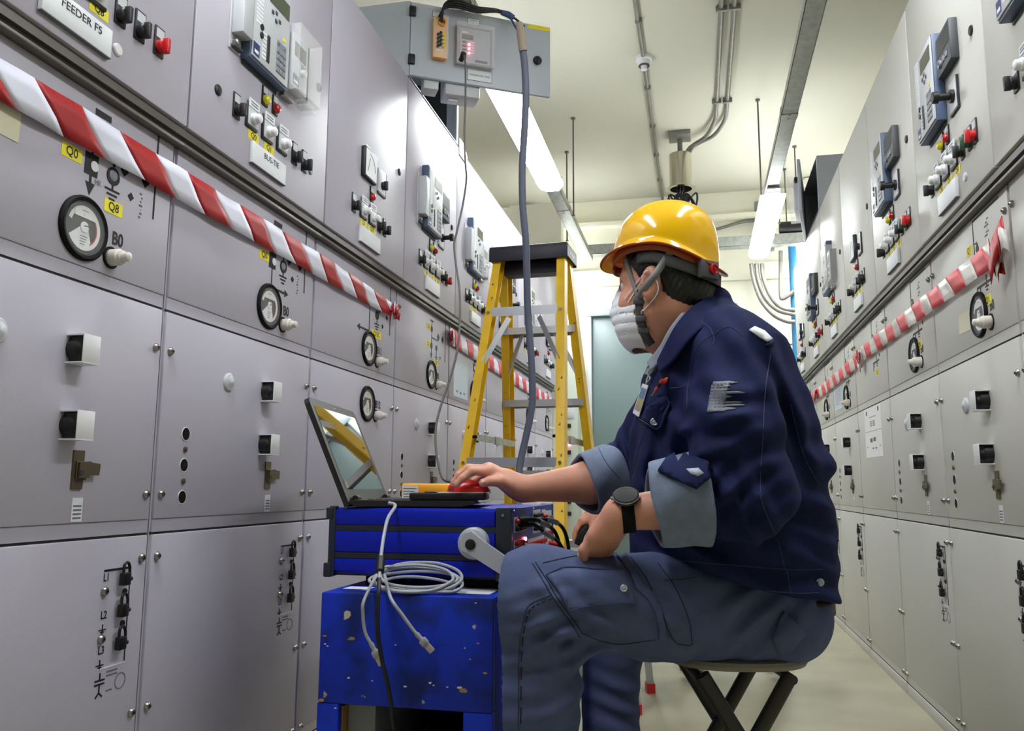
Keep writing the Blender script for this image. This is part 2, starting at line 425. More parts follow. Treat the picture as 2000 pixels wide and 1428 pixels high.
def mk_whiteswitch():
    b = MB('black'); b.box((-.027, -.006, -.028), (.025, 0, .024), .001); b.use('lgrey').box((-.022, -.0075, -.022), (.025, -.005, .024), .001)
    b.use('labelwhite').box((-.023, -.0085, .0245), (.025, -.0065, .046)); b.use('greyink')
    for k in range(2): b.box((-.016, -.0090, .037-.007*k), (.016, -.0084, .0395-.007*k))
    return b
def mk_whiteknob(): return MB('white').lathe((0, -.006, -.002), (0, -1, 0), [(0, .0145), (.010, .0145), (.012, .012), (.021, .011), (.023, .008), (.023, 0)], 20)
def mk_nameplate(txt):
    def f():
        b = MB('labelwhite'); b.box((-.084, -.010, -.028), (.084, 0, .028), .002)
        b.use('greyink').box((-.084, -.0102, -.0285), (.084, -.0002, -.0265))
        if txt: b.use('ink').text(txt, .021, TF(.006, .0106, .010), 1.05, .008)
        return b
    return f
def mk_sticker(txt, w_, h_):
    def f(): b = MB('yellow'); b.box((-w_/2, -.0008, -h_/2), (w_/2, 0, h_/2)); b.use('ink').text(txt, h_*.90, TF(0, .0012, 0), .95, .012); return b
    return f
def mk_letters(txt, h_, bold=.028, m='ink'):
    def f(): return MB(m).text(txt, h_, TF(0, .0008, 0), .82, bold)
    return f
def relay_fit(b):
    for p in b.v:
        p.x *= .90; p.z *= 1.01
        if p.y < -.03: p.y += .018
    return b
def mk_relay_case():
    b = MB('relayblue'); b.box((0, -.046, 0), (.205, 0, .255), .003); b.use('dgrey').box((.010, -.004, -.010), (.195, -.0005, 0))
    return relay_fit(b)
def mk_relay_face():
    b = MB('lgrey'); b.box((.004, -.050, .006), (.201, -.046, .249), .0015)
    b.use('greyink')
    for k in range(14): b.box((.040, -.0505, .236-.0105*k), (.046, -.0499, .240-.0105*k))
    b.use('labelwhite')
    for k in range(14): b.box((.014, -.0506, .2345-.0105*k), (.050, -.0499, .2425-.0105*k))
    b.box((.052, -.0506, .022), (.074, -.0499, .092))
    b.use('navy').box((.008, -.0506, .012), (.040, -.0499, .044)); b.use('labelwhite').box((.014, -.0509, .018), (.034, -.0503, .026))
    b.use('greyink')
    for k in range(6): b.box((.054, -.0510, .030+.0105*k), (.072, -.0503, .0315+.0105*k))
    return relay_fit(b)
def mk_relay_screen(): return relay_fit(MB('lcd').box((.080, -.0508, .186), (.192, -.0498, .230)))
def mk_relay_keys():
    b = MB('dgrey')
    for x, z in ((.098, .165), (.118, .172), (.118, .150), (.138, .158)): b.box((x-.006, -.052, z-.005), (x+.006, -.0495, z+.005), .001)
    return relay_fit(b)
def mk_relay_pad():
    b = MB('mgrey'); b.box((.129, -.0507, .021), (.182, -.0496, .107))
    for i in range(3):
        for j in range(4): b.box((.130+.018*i, -.0525, .022+.017*j), (.145+.018*i, -.0500, .035+.017*j), .001)
    b.box((.130, -.052, .098), (.144, -.0500, .106)); b.box((.166, -.052, .098), (.180, -.0500, .106)); return relay_fit(b)
def mk_relay_strip(): return relay_fit(MB('black').box((.076, -.0525, .022), (.090, -.0495, .092), .001))
def mk_relay_lock(): return relay_fit(MB('black').cyl((.045, -.0495, 0), (.045, -.053, 0), .008, n=14))
def mk_relay_tab(): return relay_fit(MB('yellow').box((.160, -.0509, .118), (.176, -.0502, .128)))
def mk_cablecover():
    b = MB('lgrey'); b.box((-.046, -.035, .038), (-.001, -.004, .195), .003); b.box((-.050, -.004, .000), (-.001, 0, .215), .001)
    b.use('steel').lathe((-.030, -.004, .022), (0, -1, 0), [(0, .009), (.010, .009), (.012, .006), (.012, 0)], 12); b.use('dgrey').box((-.045, -.016, .004), (-.008, -.003, .012), .002); return b
def mk_clearmeter():
    b = MB('lgrey'); b.box((.012, -.030, .020), (.098, 0, .170), .002); b.use('lcd').box((.022, -.0308, .108), (.086, -.0298, .148))
    b.use('navy').box((.018, -.0308, .028), (.052, -.0298, .056)); b.use('labelwhite').box((.022, -.0312, .033), (.046, -.0304, .040)); b.use('white').lathe((.066, -.030, .075), (0, -1, 0), [(0, .010), (.012, .010), (.012, 0)], 14)
    b.use('mgrey').box((.060, -.0305, .085), (.090, -.0298, .100)); b.use('dgrey').box((.102, -.030, .01), (.106, 0, .17)); return b
def mk_clearcover():
    b = MB('clear'); t = .0025; b.box((0, -.056, 0), (.130, -.0535, .185)); b.box((0, -.056, 0), (t, 0, .185)); b.box((.130-t, -.056, 0), (.130, 0, .185)); b.box((0, -.056, .185-t), (.130, 0, .185)); b.box((0, -.056, 0), (.130, 0, t))
    b.use('steel').box((-.004, -.02, -.018), (.05, -.004, -.002), .002); b.use('clear').box((.05, -.05, -.02), (.125, -.01, -.004), .003); return b
def mk_darkmeter():
    b = MB('dgrey'); b.box((0, -.022, 0), (.125, 0, .115), .003); b.use('black').box((.012, -.0228, .055), (.113, -.0215, .105)); b.use('mgrey').lathe((.035, -.022, .028), (0, -1, 0), [(0, .012), (.006, .012), (.006, .006), (.003, .005), (.003, 0)], 14)
    b.box((.06, -.026, .02), (.075, -.022, .035), .001); b.box((.085, -.026, .02), (.10, -.022, .035), .001); b.use('labelwhite').box((.02, -.0015, .116), (.06, 0, .140)); return b
def mk_keyplate():
    b = MB('labelwhite'); b.box((-.035, -.006, -.040), (.035, 0, .045), .001); b.use('black').box((-.035, -.0062, -.0455), (.035, 0, -.038)); b.box((.030, -.0062, -.04), (.0355, 0, .045)); return b
def mk_keyknob():
    b = MB('black'); b.lathe((0, -.005, 0), (0, -1, 0), [(0, .018), (.010, .018), (.012, .010), (.036, .010), (.038, .016), (.052, .016), (.054, .012), (.054, 0)], 18); return b
def mk_ammeter():
    b = MB('black'); b.box((-.052, -.016, -.052), (.052, 0, .052), .003); b.use('labelwhite').box((-.046, -.0166, -.046), (.046, -.0155, .046)); b.box((-.02, -.002, .053), (.02, 0, .072))
    b.use('ink'); b.tube([(-.03+.06*math.cos(math.radians(t))*.9+.01, -.0168, -.02+.055*math.sin(math.radians(t))) for t in range(5, 86, 8)], .0007, 5); b.bar((-.03, -.0168, -.03), (-.012, -.0168, .02), .0012, .001); return b
def mk_red_lever(): return MB('red').box((-.009, -.034, -.022), (.009, -.004, .004), .003)
def mk_mimic(kind):
    def f():
        b = MB('ink'); y0, y1 = -.0010, 0
        def ln(x0, z0, x1, z1, t=.004):
            b.bar((x0, -.0006, z0), (x1, -.0006, z1), t, .0010, up=(0, -1, 0))
        def dia(x, z, s=.012): b.prism([(x-s, z), (x, z-s), (x+s, z), (x, z+s)], (0, -.001, 0), (0, 0, 0))
        def gnd(x, z, s=.02):
            ln(x, z+.03, x, z, .004)
            for k in range(3): ln(x-s+.006*k, z-.009*k, x+s-.006*k, z-.009*k, .004)
        def ring(x, z, r): b.lathe((x, 0, z), (0, -1, 0), [(0, r), (.0012, r), (.0012, r*.72), (.0012, 0)], 20)
        if kind in ('A', 'A2', 'B', 'C', 'P'):
            ln(.407, 1.473, .611, 1.473); ln(.611, 1.473, .611, 1.281, .004)
        if kind in ('A', 'A2'):
            ln(.428, 1.432, .470, 1.432, .012); ln(.428, 1.41, .428, 1.345, .005); ln(.428, 1.362, .487, 1.362, .006); ln(.487, 1.362, .487, 1.345, .006)
            b.box((.411, y0, 1.306), (.445, y1, 1.348)); ring(.487, 1.326, .018); gnd(.487, 1.298); dia(.540, 1.304, .009); dia(.517, 1.349, .012); dia(.580, 1.349, .012)
            if kind == 'A': ln(.428, 1.306, .428, 1.285, .005); b.prism([(.416, 1.292), (.428, 1.268), (.440, 1.292)], (0, -.001, 0)); b.use('greyink').text('HK', .016, TF(.448, .0012, 1.298), .8)
            else: ln(.428, 1.306, .428, 1.255, .004); ln(.428, 1.255, .50, 1.255, .006); b.prism([(.50, 1.265), (.52, 1.255), (.50, 1.245)], (0, -.001, 0))
            b.use('labelwhite').lathe((.436, -.0010, 1.326), (0, -1, 0), [(0, .010), (.0005, .010), (.0005, 0)], 14); b.use('mgrey').lathe((.487, -.0012, 1.328), (0, -1, 0), [(0, .011), (.0005, .010), (.0005, 0)], 14)
            b.use('greyink')
            for k in range(7): b.box((.566+.003*(k % 3), -.0008, 1.27+.008*k), (.572+.003*(k % 2), 0, 1.274+.008*k))
        elif kind == 'B':
            ln(.42, 1.345, .42, 1.262, .004); ln(.42, 1.36, .487, 1.36, .005); ln(.487, 1.36, .487, 1.345, .004); ring(.487, 1.330, .016); gnd(.487, 1.298); dia(.54, 1.30, .009); dia(.51, 1.352, .011); dia(.58, 1.34, .011)
            ln(.42, 1.262, .34, 1.262, .006); b.prism([(.342, 1.274), (.318, 1.262), (.342, 1.25)], (0, -.001, 0))
        elif kind == 'C':
            ln(.42, 1.43, .42, 1.29, .004); ln(.40, 1.43, .44, 1.43, .006); ring(.42, 1.395, .013); ring(.42, 1.325, .013); ln(.42, 1.36, .50, 1.36, .004); dia(.51, 1.375, .016); dia(.57, 1.375, .016); ring(.487, 1.325, .012); gnd(.487, 1.285, .014); dia(.54, 1.29, .007)
            b.prism([(.41, 1.292), (.42, 1.27), (.43, 1.292)], (0, -.001, 0))
        elif kind == 'R':
            ln(.414, 1.452, .612, 1.452); ln(.414, 1.452, .414, 1.355, .004); ln(.414, 1.39, .43, 1.39, .003); b.prism([(.425, 1.372), (.437, 1.352), (.449, 1.372), (.437, 1.392)], (0, -.001, 0))
            ln(.414, 1.272, .53, 1.272, .006); ln(.414, 1.272, .414, 1.238, .004); ln(.44, 1.272, .44, 1.252, .003); gnd(.487, 1.262, .012); dia(.54, 1.29, .007)
            b.use('greyink')
            for k in range(6): b.box((.50+.01*(k % 3), -.0008, 1.385+.008*k), (.52+.01*(k % 2), 0, 1.389+.008*k))
        return b
    return f
def mk_lockplate():
    b = MB('ink')
    b.box((-.062, -.001, .067), (.012, 0, .071)); b.box((.010, -.001, -.105), (.0125, 0, .071)); b.use('labelwhite').box((-.062, -.001, -.109), (.0125, 0, -.107)); b.use('ink')
    for z in (.047, -.012, -.072):
        pass
    for k, (t, z) in enumerate((('L1', .056), ('L2', -.012), ('L3', -.075))):
        b.text(t, .020, TF(-.055, .0008, z), .85, .02)
        zz = z-.026
        b.bar((-.066, -.0005, zz), (-.046, -.0005, zz), .002, .001, up=(0, -1, 0)); b.bar((-.056, -.0005, zz+.010), (-.056, -.0005, zz-.008), .002, .001, up=(0, -1, 0)); b.bar((-.061, -.0005, zz-.004), (-.051, -.0005, zz-.004), .002, .001, up=(0, -1, 0))
    for z in (.025, -.034): b.lathe((-.002, 0, z), (0, -1, 0), [(0, .006), (.003, .006), (.003, .003), (.001, 0)], 12)
    b.bar((-.066, -.0005, -.128), (-.04, -.0005, -.128), .003, .001, up=(0, -1, 0)); b.bar((-.066, -.0005, -.135), (-.04, -.0005, -.135), .003, .001, up=(0, -1, 0)); b.bar((-.053, -.0005, -.128), (-.053, -.0005, -.115), .003, .001, up=(0, -1, 0)); b.bar((-.053, -.0005, -.135), (-.053, -.0005, -.150), .003, .001, up=(0, -1, 0))
    b.bar((-.053, -.0005, -.150), (-.062, -.0005, -.158), .003, .001, up=(0, -1, 0)); b.bar((-.053, -.0005, -.150), (-.044, -.0005, -.158), .003, .001, up=(0, -1, 0))
    b.use('greyink'); b.lathe((.004, 0, -.140), (0, -1, 0), [(0, .015), (.0008, .015), (.0008, .0135), (0, .0132)], 22)
    for k in range(2): b.box((-.036, -.0006, -.118-.007*k), (-.006, 0, -.115-.007*k))
    b.box((-.034, -.0006, -.152), (-.018, 0, -.149)); return b
def mk_guide():
    b = MB('labelwhite'); b.box((-.013, -.0006, -.030), (.013, 0, .012)); b.use('greyink')
    for k in range(4): b.box((-.010, -.0010, -.004-.007*k), (.010, -.0004, -.001-.007*k))
    return b

def panel(side, i, label, up, low, name='', stickers=(), mimic='A', gauges=(('B0', 1.202),), screws=True, guard_dx=0.):
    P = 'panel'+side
    if side == 'L': loc = (-XL, Y0L+W*(i-1), 0); rz = PI/2
    else: loc = (XR, Y0R+W*i, -.014); rz = -PI/2
    t = thing('switchgear_panel', label, 'switchgear panel', loc, rz, 'left row of switchgear' if side == 'L' else 'right row of switchgear')
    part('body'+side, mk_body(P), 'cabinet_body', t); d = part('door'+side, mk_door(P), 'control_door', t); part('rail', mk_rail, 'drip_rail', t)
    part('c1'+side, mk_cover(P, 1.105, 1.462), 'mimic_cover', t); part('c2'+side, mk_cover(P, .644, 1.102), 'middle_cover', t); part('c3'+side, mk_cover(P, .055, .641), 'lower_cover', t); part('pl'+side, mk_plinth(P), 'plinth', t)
    n = -N1
    def sw(kind, x, z=1.637):
        if kind in ('b', 'r', 'g'):
            s = part('bsw', mk_blackswitch, 'rotary_switch', t, (x, n, z)); part('bk'+kind, mk_blackknob({'b': 'black', 'r': 'red', 'g': 'green'}[kind]), 'knob', s)
        elif kind == 'w':
            s = part('wsw', mk_whiteswitch, 'position_indicator', t, (x, n, z)); part('wk', mk_whiteknob, 'knob', s)
        elif kind == 'p': part('plug', mk_plug(), 'blanking_plug', t, (x, n, z))
        elif kind == 'pg': part('plugg', mk_plug(.010, 'mgrey'), 'blanking_plug', t, (x, n, z))
        elif kind == 'pw': part('plugw', mk_plug(.012, 'white'), 'blanking_plug', t, (x, n, z))
    def lamp(x, z, c):
        s = part('lamp', mk_lamp(c), 'indicator_lamp', t, (x, n, z)); part('lens'+c, mk_lens(c), 'lens', s)
    if 'relay' in up:
        r = part('rcase', mk_relay_case, 'protection_relay', t, (.180, n, 1.764)); part('rface', mk_relay_face, 'front_plate', r); part('rscr', mk_relay_screen, 'display', r); part('rkey', mk_relay_keys, 'arrow_keys', r); part('rpad', mk_relay_pad, 'keypad', r); part('rstr', mk_relay_strip, 'function_key_strip', r); part('rlk', mk_relay_lock, 'key_lock', r, (0, 0, .076)); part('rlk', mk_relay_lock, 'key_lock', r, (0, 0, .097)); part('rtab', mk_relay_tab, 'yellow_sticker', r)
        lamp(.303, 1.719, 'lampyel'); lamp(.355, 1.719, 'lampred')
    if 'cable' in up: part('rcab', mk_cablecover, 'cable_cover', t, (.180, n, 1.764))
    if 'clear' in up:
        s = part('cm', mk_clearmeter, 'meter', t, (.372, n, 1.775)); part('cc', mk_clearcover, 'clear_cover', s)
    if 'dark' in up:
        part('dm', mk_darkmeter, 'transducer', t, (.374, n, 1.875))
        s = part('kp', mk_keyplate, 'selector_switch', t, (.440, n, 1.795)); part('kk', mk_keyknob, 'knob', s)
    if 'amm' in up:
        part('amm', mk_ammeter, 'ammeter', t, (.300, n, 1.800)); s = part('kp', mk_keyplate, 'selector_switch', t, (.425, n, 1.785)); part('bkb', mk_blackknob('black'), 'knob', s); lamp(.342, 1.712, 'lampred')
    for kind, x in up.get('row', ()): sw(kind, x)
    if 'red' in up: sw('r', up['red'])
    for kind, x, z in up.get('extra', ()): sw(kind, x, z)
    part('plug', mk_plug(), 'blanking_plug', t, (.598, n, 1.893))
    if name is not None: part('np'+name, mk_nameplate(name), 'nameplate', t, (.331, n, 1.5525))
    for tx, x, z, pl in stickers:
        h_ = .026 if z < 1.48 else .023
        part('st%s%.3f' % (tx, h_), mk_sticker(tx, .017*len(tx)+.016, h_), 'yellow_sticker', t, (x, n if pl else 0, z))
    if mimic: part('mim'+mimic, mk_mimic(mimic), 'mimic_diagram', t)
    for tx, z in gauges:
        g = part('gr', mk_gauge_ring, 'pressure_gauge', t, (.42, 0, z)); part('gd', mk_gauge_dial, 'dial', g); part('gg', mk_gauge_glass, 'glass', g)
        part('lt'+tx, mk_letters(tx, .036), 'marking', t, (.512 if len(tx) == 2 else .517, 0, z+.005)); part('stub', mk_stub, 'test_port', t, (.497, 0, z-.034))
    for f in low:
        if f == 'cap': part('cap', mk_cap, 'cap', t, (.252, 0, .982))
        if f == 'guards':
            for z in (.978, .843):
                s = part('gu', mk_guard, 'socket_guard', t, (.425, 0, z)); part('gl', mk_guard_lock, 'lock', s)
            part('la', mk_latch, 'latch', t, (.455, 0, .768)); part('gd2', mk_guide, 'instruction_label', t, (.462, 0, .705))
        if f == 'holes':
            for z in (.850, .783, .715): part('ho', mk_hole(.0135), 'sight_hole', t, (.097, 0, z))
            for z in (.817, .749): part('bo', mk_boss, 'stud', t, (.097, 0, z))
        if f == 'locks':
            part('lp', mk_lockplate, 'lock_diagram', t, (.607, 0, .513))
            for z in (.545, .459): part('scr', mk_screw, 'screw', t, (.548, 0, z))
    if screws:
        for x in (.024, W-.024):
            for z in (1.405, 1.020, .722, .598, .306, .09): part('scr', mk_screw, 'screw', t, (x, 0, z))
    return t
ROW = (('b', .178), ('w', .246), ('w', .322), ('w', .398), ('b', .470))
ROW2 = (('b', .200), ('w', .276), ('w', .350), ('b', .418), ('b', .466))
STD = ('cap', 'guards', 'holes', 'locks')
panel('L', 0, 'nearest grey switchgear panel of the left row, nameplate reading FEEDER F5', dict(row=(('w', .246), ('w', .322), ('w', .374), ('b', .440), ('b', .496)), red=.556, extra=(('pw', .440, 1.558),)), STD, 'FEEDER F5', (('Q8', .386, 1.606, 1), ('Q0', .378, 1.330, 0), ('Q8', .494, 1.266, 0)), 'A')
panel('L', 1, 'grey left-row switchgear panel with nameplate reading BUS-TIE', dict(relay=1, cable=1, clear=1, row=ROW+(('b', .528),), extra=(('p', .100, 1.640), ('pg', .568, 1.625))), STD, 'BUS-TIE', (('Q0', .262, 1.597, 1), ('Q1', .338, 1.597, 1), ('Q0', .385, 1.330, 0)), 'A2')
panel('L', 2, 'grey left-row switchgear panel with two round gauges marked B11 and B12', dict(amm=1, row=ROW2), (), '', (('Q1', .285, 1.597, 1), ('Q15', .358, 1.597, 1), ('Q15C', .487, 1.262, 0)), 'B', (('B11', 1.202), ('B12', 1.014)))
panel('L', 3, 'grey left-row switchgear panel with a thin dark cable hanging past it, beside the ladder', dict(relay=1, cable=1, dark=1, row=ROW, red=.530), STD, '', (('Q0', .262, 1.597, 1), ('Q1', .338, 1.597, 1), ('Q2', .412, 1.597, 1), ('Q1', .375, 1.398, 0), ('Q2', .375, 1.325, 0), ('Q8', .487, 1.262, 0)), 'C')
panel('L', 4, 'grey left-row switchgear panel with a white paper sheet on its cover, behind the ladder', dict(relay=1, cable=1, clear=1, row=ROW, red=.530), STD, '', (('Q0', .262, 1.597, 1), ('Q1', .338, 1.597, 1)), 'A')
panel('L', 5, 'grey switchgear panel of the left row seen between the yellow rails of the ladder', dict(relay=1, cable=1, dark=1, row=ROW, red=.530), STD, '', (('Q0', .262, 1.597, 1),), 'C')
panel('L', 6, 'grey switchgear panel second from the far end of the left row', dict(relay=1, clear=1, row=ROW, red=.530), STD, '', (('Q0', .262, 1.597, 1),), 'A')
panel('L', 7, 'grey switchgear panel at the far end of the left row beside the white pillar', dict(amm=1, row=ROW2), STD, '', (('Q0', .385, 1.330, 0),), 'A')
RS = (('Q0', .262, 1.597, 1), ('Q1', .338, 1.597, 1), ('Q8', .412, 1.597, 1))
panel('R', 0, 'nearest grey switchgear panel of the right row, only its edge in view', dict(relay=1, dark=1, row=ROW, red=.572), STD, '', RS, 'R')
panel('R', 1, 'grey right-row switchgear panel with beige note beside its gauge, large blue relay above', dict(relay=1, dark=1, row=ROW+(('g', .530),), red=.572, extra=(('pw', .473, 1.556),)), STD, '', RS+(('Q1', .375, 1.385, 0), ('Q1', .487, 1.226, 0)), 'R')
panel('R', 2, 'grey right-row switchgear panel second from the near end, three padlocks low on it', dict(relay=1, dark=1, row=ROW+(('g', .530),), red=.572), STD, '', RS+(('Q1', .375, 1.345, 0), ('Q8', .487, 1.226, 0)), 'R')
panel('R', 3, 'grey right-row switchgear panel without gauge, a white diagram sheet taped on it', dict(amm=1, row=ROW2), (), '', (('Q1', .285, 1.597, 1), ('Q15', .358, 1.597, 1), ('Q1', .487, 1.226, 0)), 'R', ())
panel('R', 4, 'grey right-row switchgear panel with a sleeved sheet beside its gauge', dict(relay=1, clear=1, row=ROW+(('b', .528),)), STD, '', RS, 'R')
panel('R', 5, 'grey right-row switchgear panel second from the far end', dict(relay=1, dark=1, row=ROW, red=.572), STD, '', RS, 'R')
panel('R', 6, 'grey switchgear panel at the far end of the right row beside the cyan pipe', dict(amm=1, row=ROW2), STD, '', (('Q1', .285, 1.597, 1),), 'R')

# padlocks hang on the lock plates
def mk_lockbody():
    b = MB('black'); b.T = Matrix.Scale(.70, 4); b.box((-.016, -.024, -.020), (.013, -.006, .014), .003); b.cyl((.013, -.014, -.004), (.024, -.014, -.004), .0065, n=12); return b
def mk_shackle():
    pts = [(-.011, -.015, .010), (-.011, -.015, .026)]+[(-.001+.010*math.cos(a), -.015, .026+.011*math.sin(a)) for a in [PI*(1-k/8) for k in range(1, 8)]]+[(.011, -.015, .024), (.012, -.015, .006)]
    b = MB('black'); b.T = Matrix.Scale(.78, 4); return b.tube(pts, .0036, 8)
def padlocks(side, i, who, zs=(.565, .507, .447)):
    for nm, z in zip(('top', 'middle', 'bottom'), zs):
        if side == 'L': loc = (-XL, Y0L+W*(i-1)+.593, z); rz = PI/2
        else: loc = (XR, Y0R+W*i-.593, z-.014); rz = -PI/2
        t = thing('padlock', '%s black padlock on the lower cover of %s' % (nm, who), 'padlock', loc, rz, 'black padlocks on the switchgear')
        part('plb', mk_lockbody, 'padlock_body', t); part('plsh', mk_shackle, 'shackle', t)
padlocks('L', 0, 'the nearest left panel'); padlocks('L', 1, 'the left BUS-TIE panel')
padlocks('R', 1, 'the right panel cut by the frame'); padlocks('R', 2, 'the second right panel'); padlocks('R', 4, 'the right panel with a sleeved sheet'); padlocks('R', 5, 'the right panel second from far end')
# ---------------------------------------------------------------- trunking, lamps and ceiling services
ZC = ROOM['z']
def trunk(name, label, x0, x1, y0, y1, z0=2.45, h=.042):
    t = thing(name, label, 'trunking', (x0, y0, z0)); L = y1-y0; w_ = x1-x0
    b = MB('galv'); b.box((0, 0, 0), (w_, L, .0025)); b.box((0, 0, 0), (.0025, L, h)); b.box((w_-.0025, 0, 0), (w_, L, h)); b.box((0, 0, h-.002), (.015, L, h)); b.box((w_-.015, 0, h-.002), (w_, L, h))
    b.build('channel', t)
    for k in range(int(L/1.25)):
        y = .6+1.25*k
        c = MB('galv'); c.box((-.003, y-.03, -.003), (w_+.003, y+.03, -.0003)); c.box((-.003, y-.03, -.003), (-.0003, y+.03, h)); c.box((w_+.0003, y-.03, -.003), (w_+.003, y+.03, h)); c.use('steel')
        for dy in (-.02, .02): c.lathe((w_/2, y+dy, -.003), (0, 0, -1), [(0, .006), (.004, .005), (.005, 0)], 8)
        c.build('coupler', t)
    return t
def rod(x, y, z0, label):
    b = MB('rail'); b.cyl((0, 0, z0), (0, 0, ZC), .0055, n=8); b.cyl((0, 0, ZC-.012), (0, 0, ZC-.001), .016, n=10)
    b.cyl((0, 0, z0-.012), (0, 0, z0+.0), .010, n=6)
    tag(b.build('threaded_rod', None, (x, y, 0)), label, 'rod', 'threaded rods hanging the trunking')
TXL, TXR = (-0.924, -0.835), (0.455, 0.535)
trunk('cable_trunking', 'galvanised cable trunking hung over the left row, carrying the lit lamp', TXL[0], TXL[1], -2.6, 6.771, 2.638)
trunk('cable_trunking', 'galvanised cable trunking hung over the right row, carrying the lit lamp', TXR[0], TXR[1], -2.6, 5.606, 2.638)
def lamp(label, x, y0, y1, z=2.445, strength=1):
    t = thing('fluorescent_lamp', label, 'lamp', (x, y0, z), 0, 'fluorescent lamps under the trunking'); L = y1-y0
    b = MB('fixture'); b.box((-.045, .002, -.0298), (.045, L-.03, -.001), .004); b.build('housing', t)
    d = MB('diffuser'); prof = [(-.078, -.030), (-.078, -.042), (-.060, -.062), (.060, -.062), (.078, -.042), (.078, -.030)]
    vs = []; ys = [0, .001, L-.075, L]; sc_ = [.96, 1, 1, .62]
    for y, s in zip(ys, sc_): vs += [(px*s, y, -.030+(pz+.030)*s) for px, pz in prof]
    fs = [[i*6+j, i*6+j+1, i*6+6+j+1, i*6+6+j] for i in range(3) for j in range(5)]+[[0, 1, 2, 3, 4, 5], [18+5-i for i in range(6)]]+[[i*6+5, i*6, i*6+6, i*6+11] for i in range(3)]
    d.add(vs, fs); d.build('diffuser', t, smooth=False)
    c = MB('galv')
    c.box((-.04, -.06, -.012), (.04, -.001, -.001)); c.use('steel').lathe((0, -.03, -.012), (0, 0, -1), [(0, .007), (.004, .006), (.005, 0)], 10); c.build('mounting_clip', t)
    return t
lamp('lit fluorescent lamp on the left trunking, upper end behind the grey panel door', -0.857, 3.508, 4.928, 2.632)
lamp('lit fluorescent lamp on the right trunking above the worker', 0.502, 5.328, 6.793, 2.632)
lamp('lit fluorescent lamp on the left trunking above the near panels, out of the frame', -0.857, .15, 1.55, 2.632)  # unseen lamp, added to match the overall brightness
lamp('lit fluorescent lamp on the right trunking above the near panels, out of the frame', 0.502, .9, 2.3, 2.632)  # second added lamp, never in view, also for brightness
lamp('lit fluorescent lamp over the far end of the right row beside the cyan pipe', 0.985, 6.56, 7.304, 2.60)
lamp('small lit fluorescent lamp at the far end of the left trunking, behind the ladder top', -1.10, 6.50, 7.25, 2.538)
for x, y in ((-.742, 4.95), (-.742, 5.75), (-.862, 5.75), (.40, 5.03)): pass
rod(-0.821, 5.572, 2.638, 'threaded rod holding the left trunking just past its lamp')
rod(-0.96, 6.161, 2.638, 'threaded rod on the wall side of the left trunking')
rod(-1.10, 6.682, 2.549, 'threaded rod at the far left, over the bracket lamp')
rod(0.448, 5.55, 2.638, 'threaded rod on the aisle side of the right trunking, beside its lamp')
rod(0.679, 6.771, 2.871, 'threaded rod at the far right reaching the cross trunking')
rod(0.777, 6.416, 2.827, 'threaded rod at the far right nearest the open enclosure')
rod(0.746, 6.882, 2.849, 'threaded rod between the two other rods at the far right')
rod(-0.067, 6.971, 2.849, 'threaded rod above the yellow hard hat')
# cross trunking in front of the back wall
t = thing('cross_trunking', 'galvanised trunking running across in front of the back wall', 'trunking', (-0.955, 6.838, 2.71))
b = MB('galv'); b.box((0, 0, 0), (1.95, .10, .0025)); b.box((0, 0, 0), (1.95, .0025, .085)); b.box((0, .0975, 0), (1.95, .10, .085)); b.build('channel', t)
for k in range(3):
    MB('galv').box((.35+.6*k, -.003, -.003), (.41+.6*k, -.0002, .088)).build('coupler', t)
# ceiling conduits
def conduit(name, label, pts, r, clips=(), cat='conduit', m='gunmetal', group=None, clipw=.02):
    t = thing(name, label, cat, pts[0], 0, group); o = Vector(pts[0]); P = [Vector(p)-o for p in pts]
    MB(m).tube(P, r, 10).build('pipe', t)
    for c in clips:
        c = Vector(c)-o; k = MB('gunmetal'); k.box((c.x-clipw, c.y-.009, c.z-r-.003), (c.x+clipw, c.y+.009, c.z+r), .002); k.build('clip', t)
    return t
zc = ZC-.016
conduit('conduit', 'single thin conduit along the ceiling with a detector on it', [(-.291, 2.6, zc), (-.272, 4.884, zc), (-.266, 7.27, zc), (-.266, 7.325, zc-.05), (-.266, 7.325, 2.97)], .012, [(-.271, y, zc) for y in (4.38, 5.19, 5.79, 6.33, 6.88)])
b = MB('white'); b.lathe((-.270, 4.82, ZC), (0, 0, -1), [(0, .05), (.022, .05), (.028, .045), (.030, .040), (.055, .034), (.060, .020), (.085, .018), (.088, 0)], 24)
b.use('dgrey').lathe((-.270, 4.82, ZC-.058), (0, 0, -1), [(0, .0345), (.004, .0345), (.004, .02)], 20)
tag(b.build('smoke_detector'), 'white smoke detector on the ceiling conduit', 'smoke detector')
for dx, nm in ((0, 'left'), (.070, 'right')):
    P = [(.184+dx, 2.6, zc), (.178+dx, 5.22, zc), (.175+dx, 5.55, zc-.004), (.166+dx, 5.75, zc-.02)]
    P += [(.111+dx*.8, 5.95, zc-.04), (.033+dx*.4, 6.05, zc-.05), (-.022+dx*.3, 6.06, zc-.09), (-.045+dx*.3, 6.06, zc-.17), (-.05+dx*.3, 6.06, zc-.24)]
    conduit('conduit', '%s of the two conduits running side by side along the ceiling to the steel pot' % nm, catmull(P, 6), .014, [(.181+dx, 4.35, zc-.004), (.176+dx, 5.48, zc-.004)], group='twin ceiling conduits', clipw=.032)
t = thing('steel_pot', 'open stainless steel pot hung upside down from the ceiling, cables dropping from it', 'pot', (-.083, 6.02, ZC))
MB('gunmetal').box((-.08, -.09, -.035), (.08, .07, -.001), .003).build('ceiling_plate', t)
MB('gunmetal').cyl((0, 0, -.035), (0, 0, -.22), .018).build('stem', t)
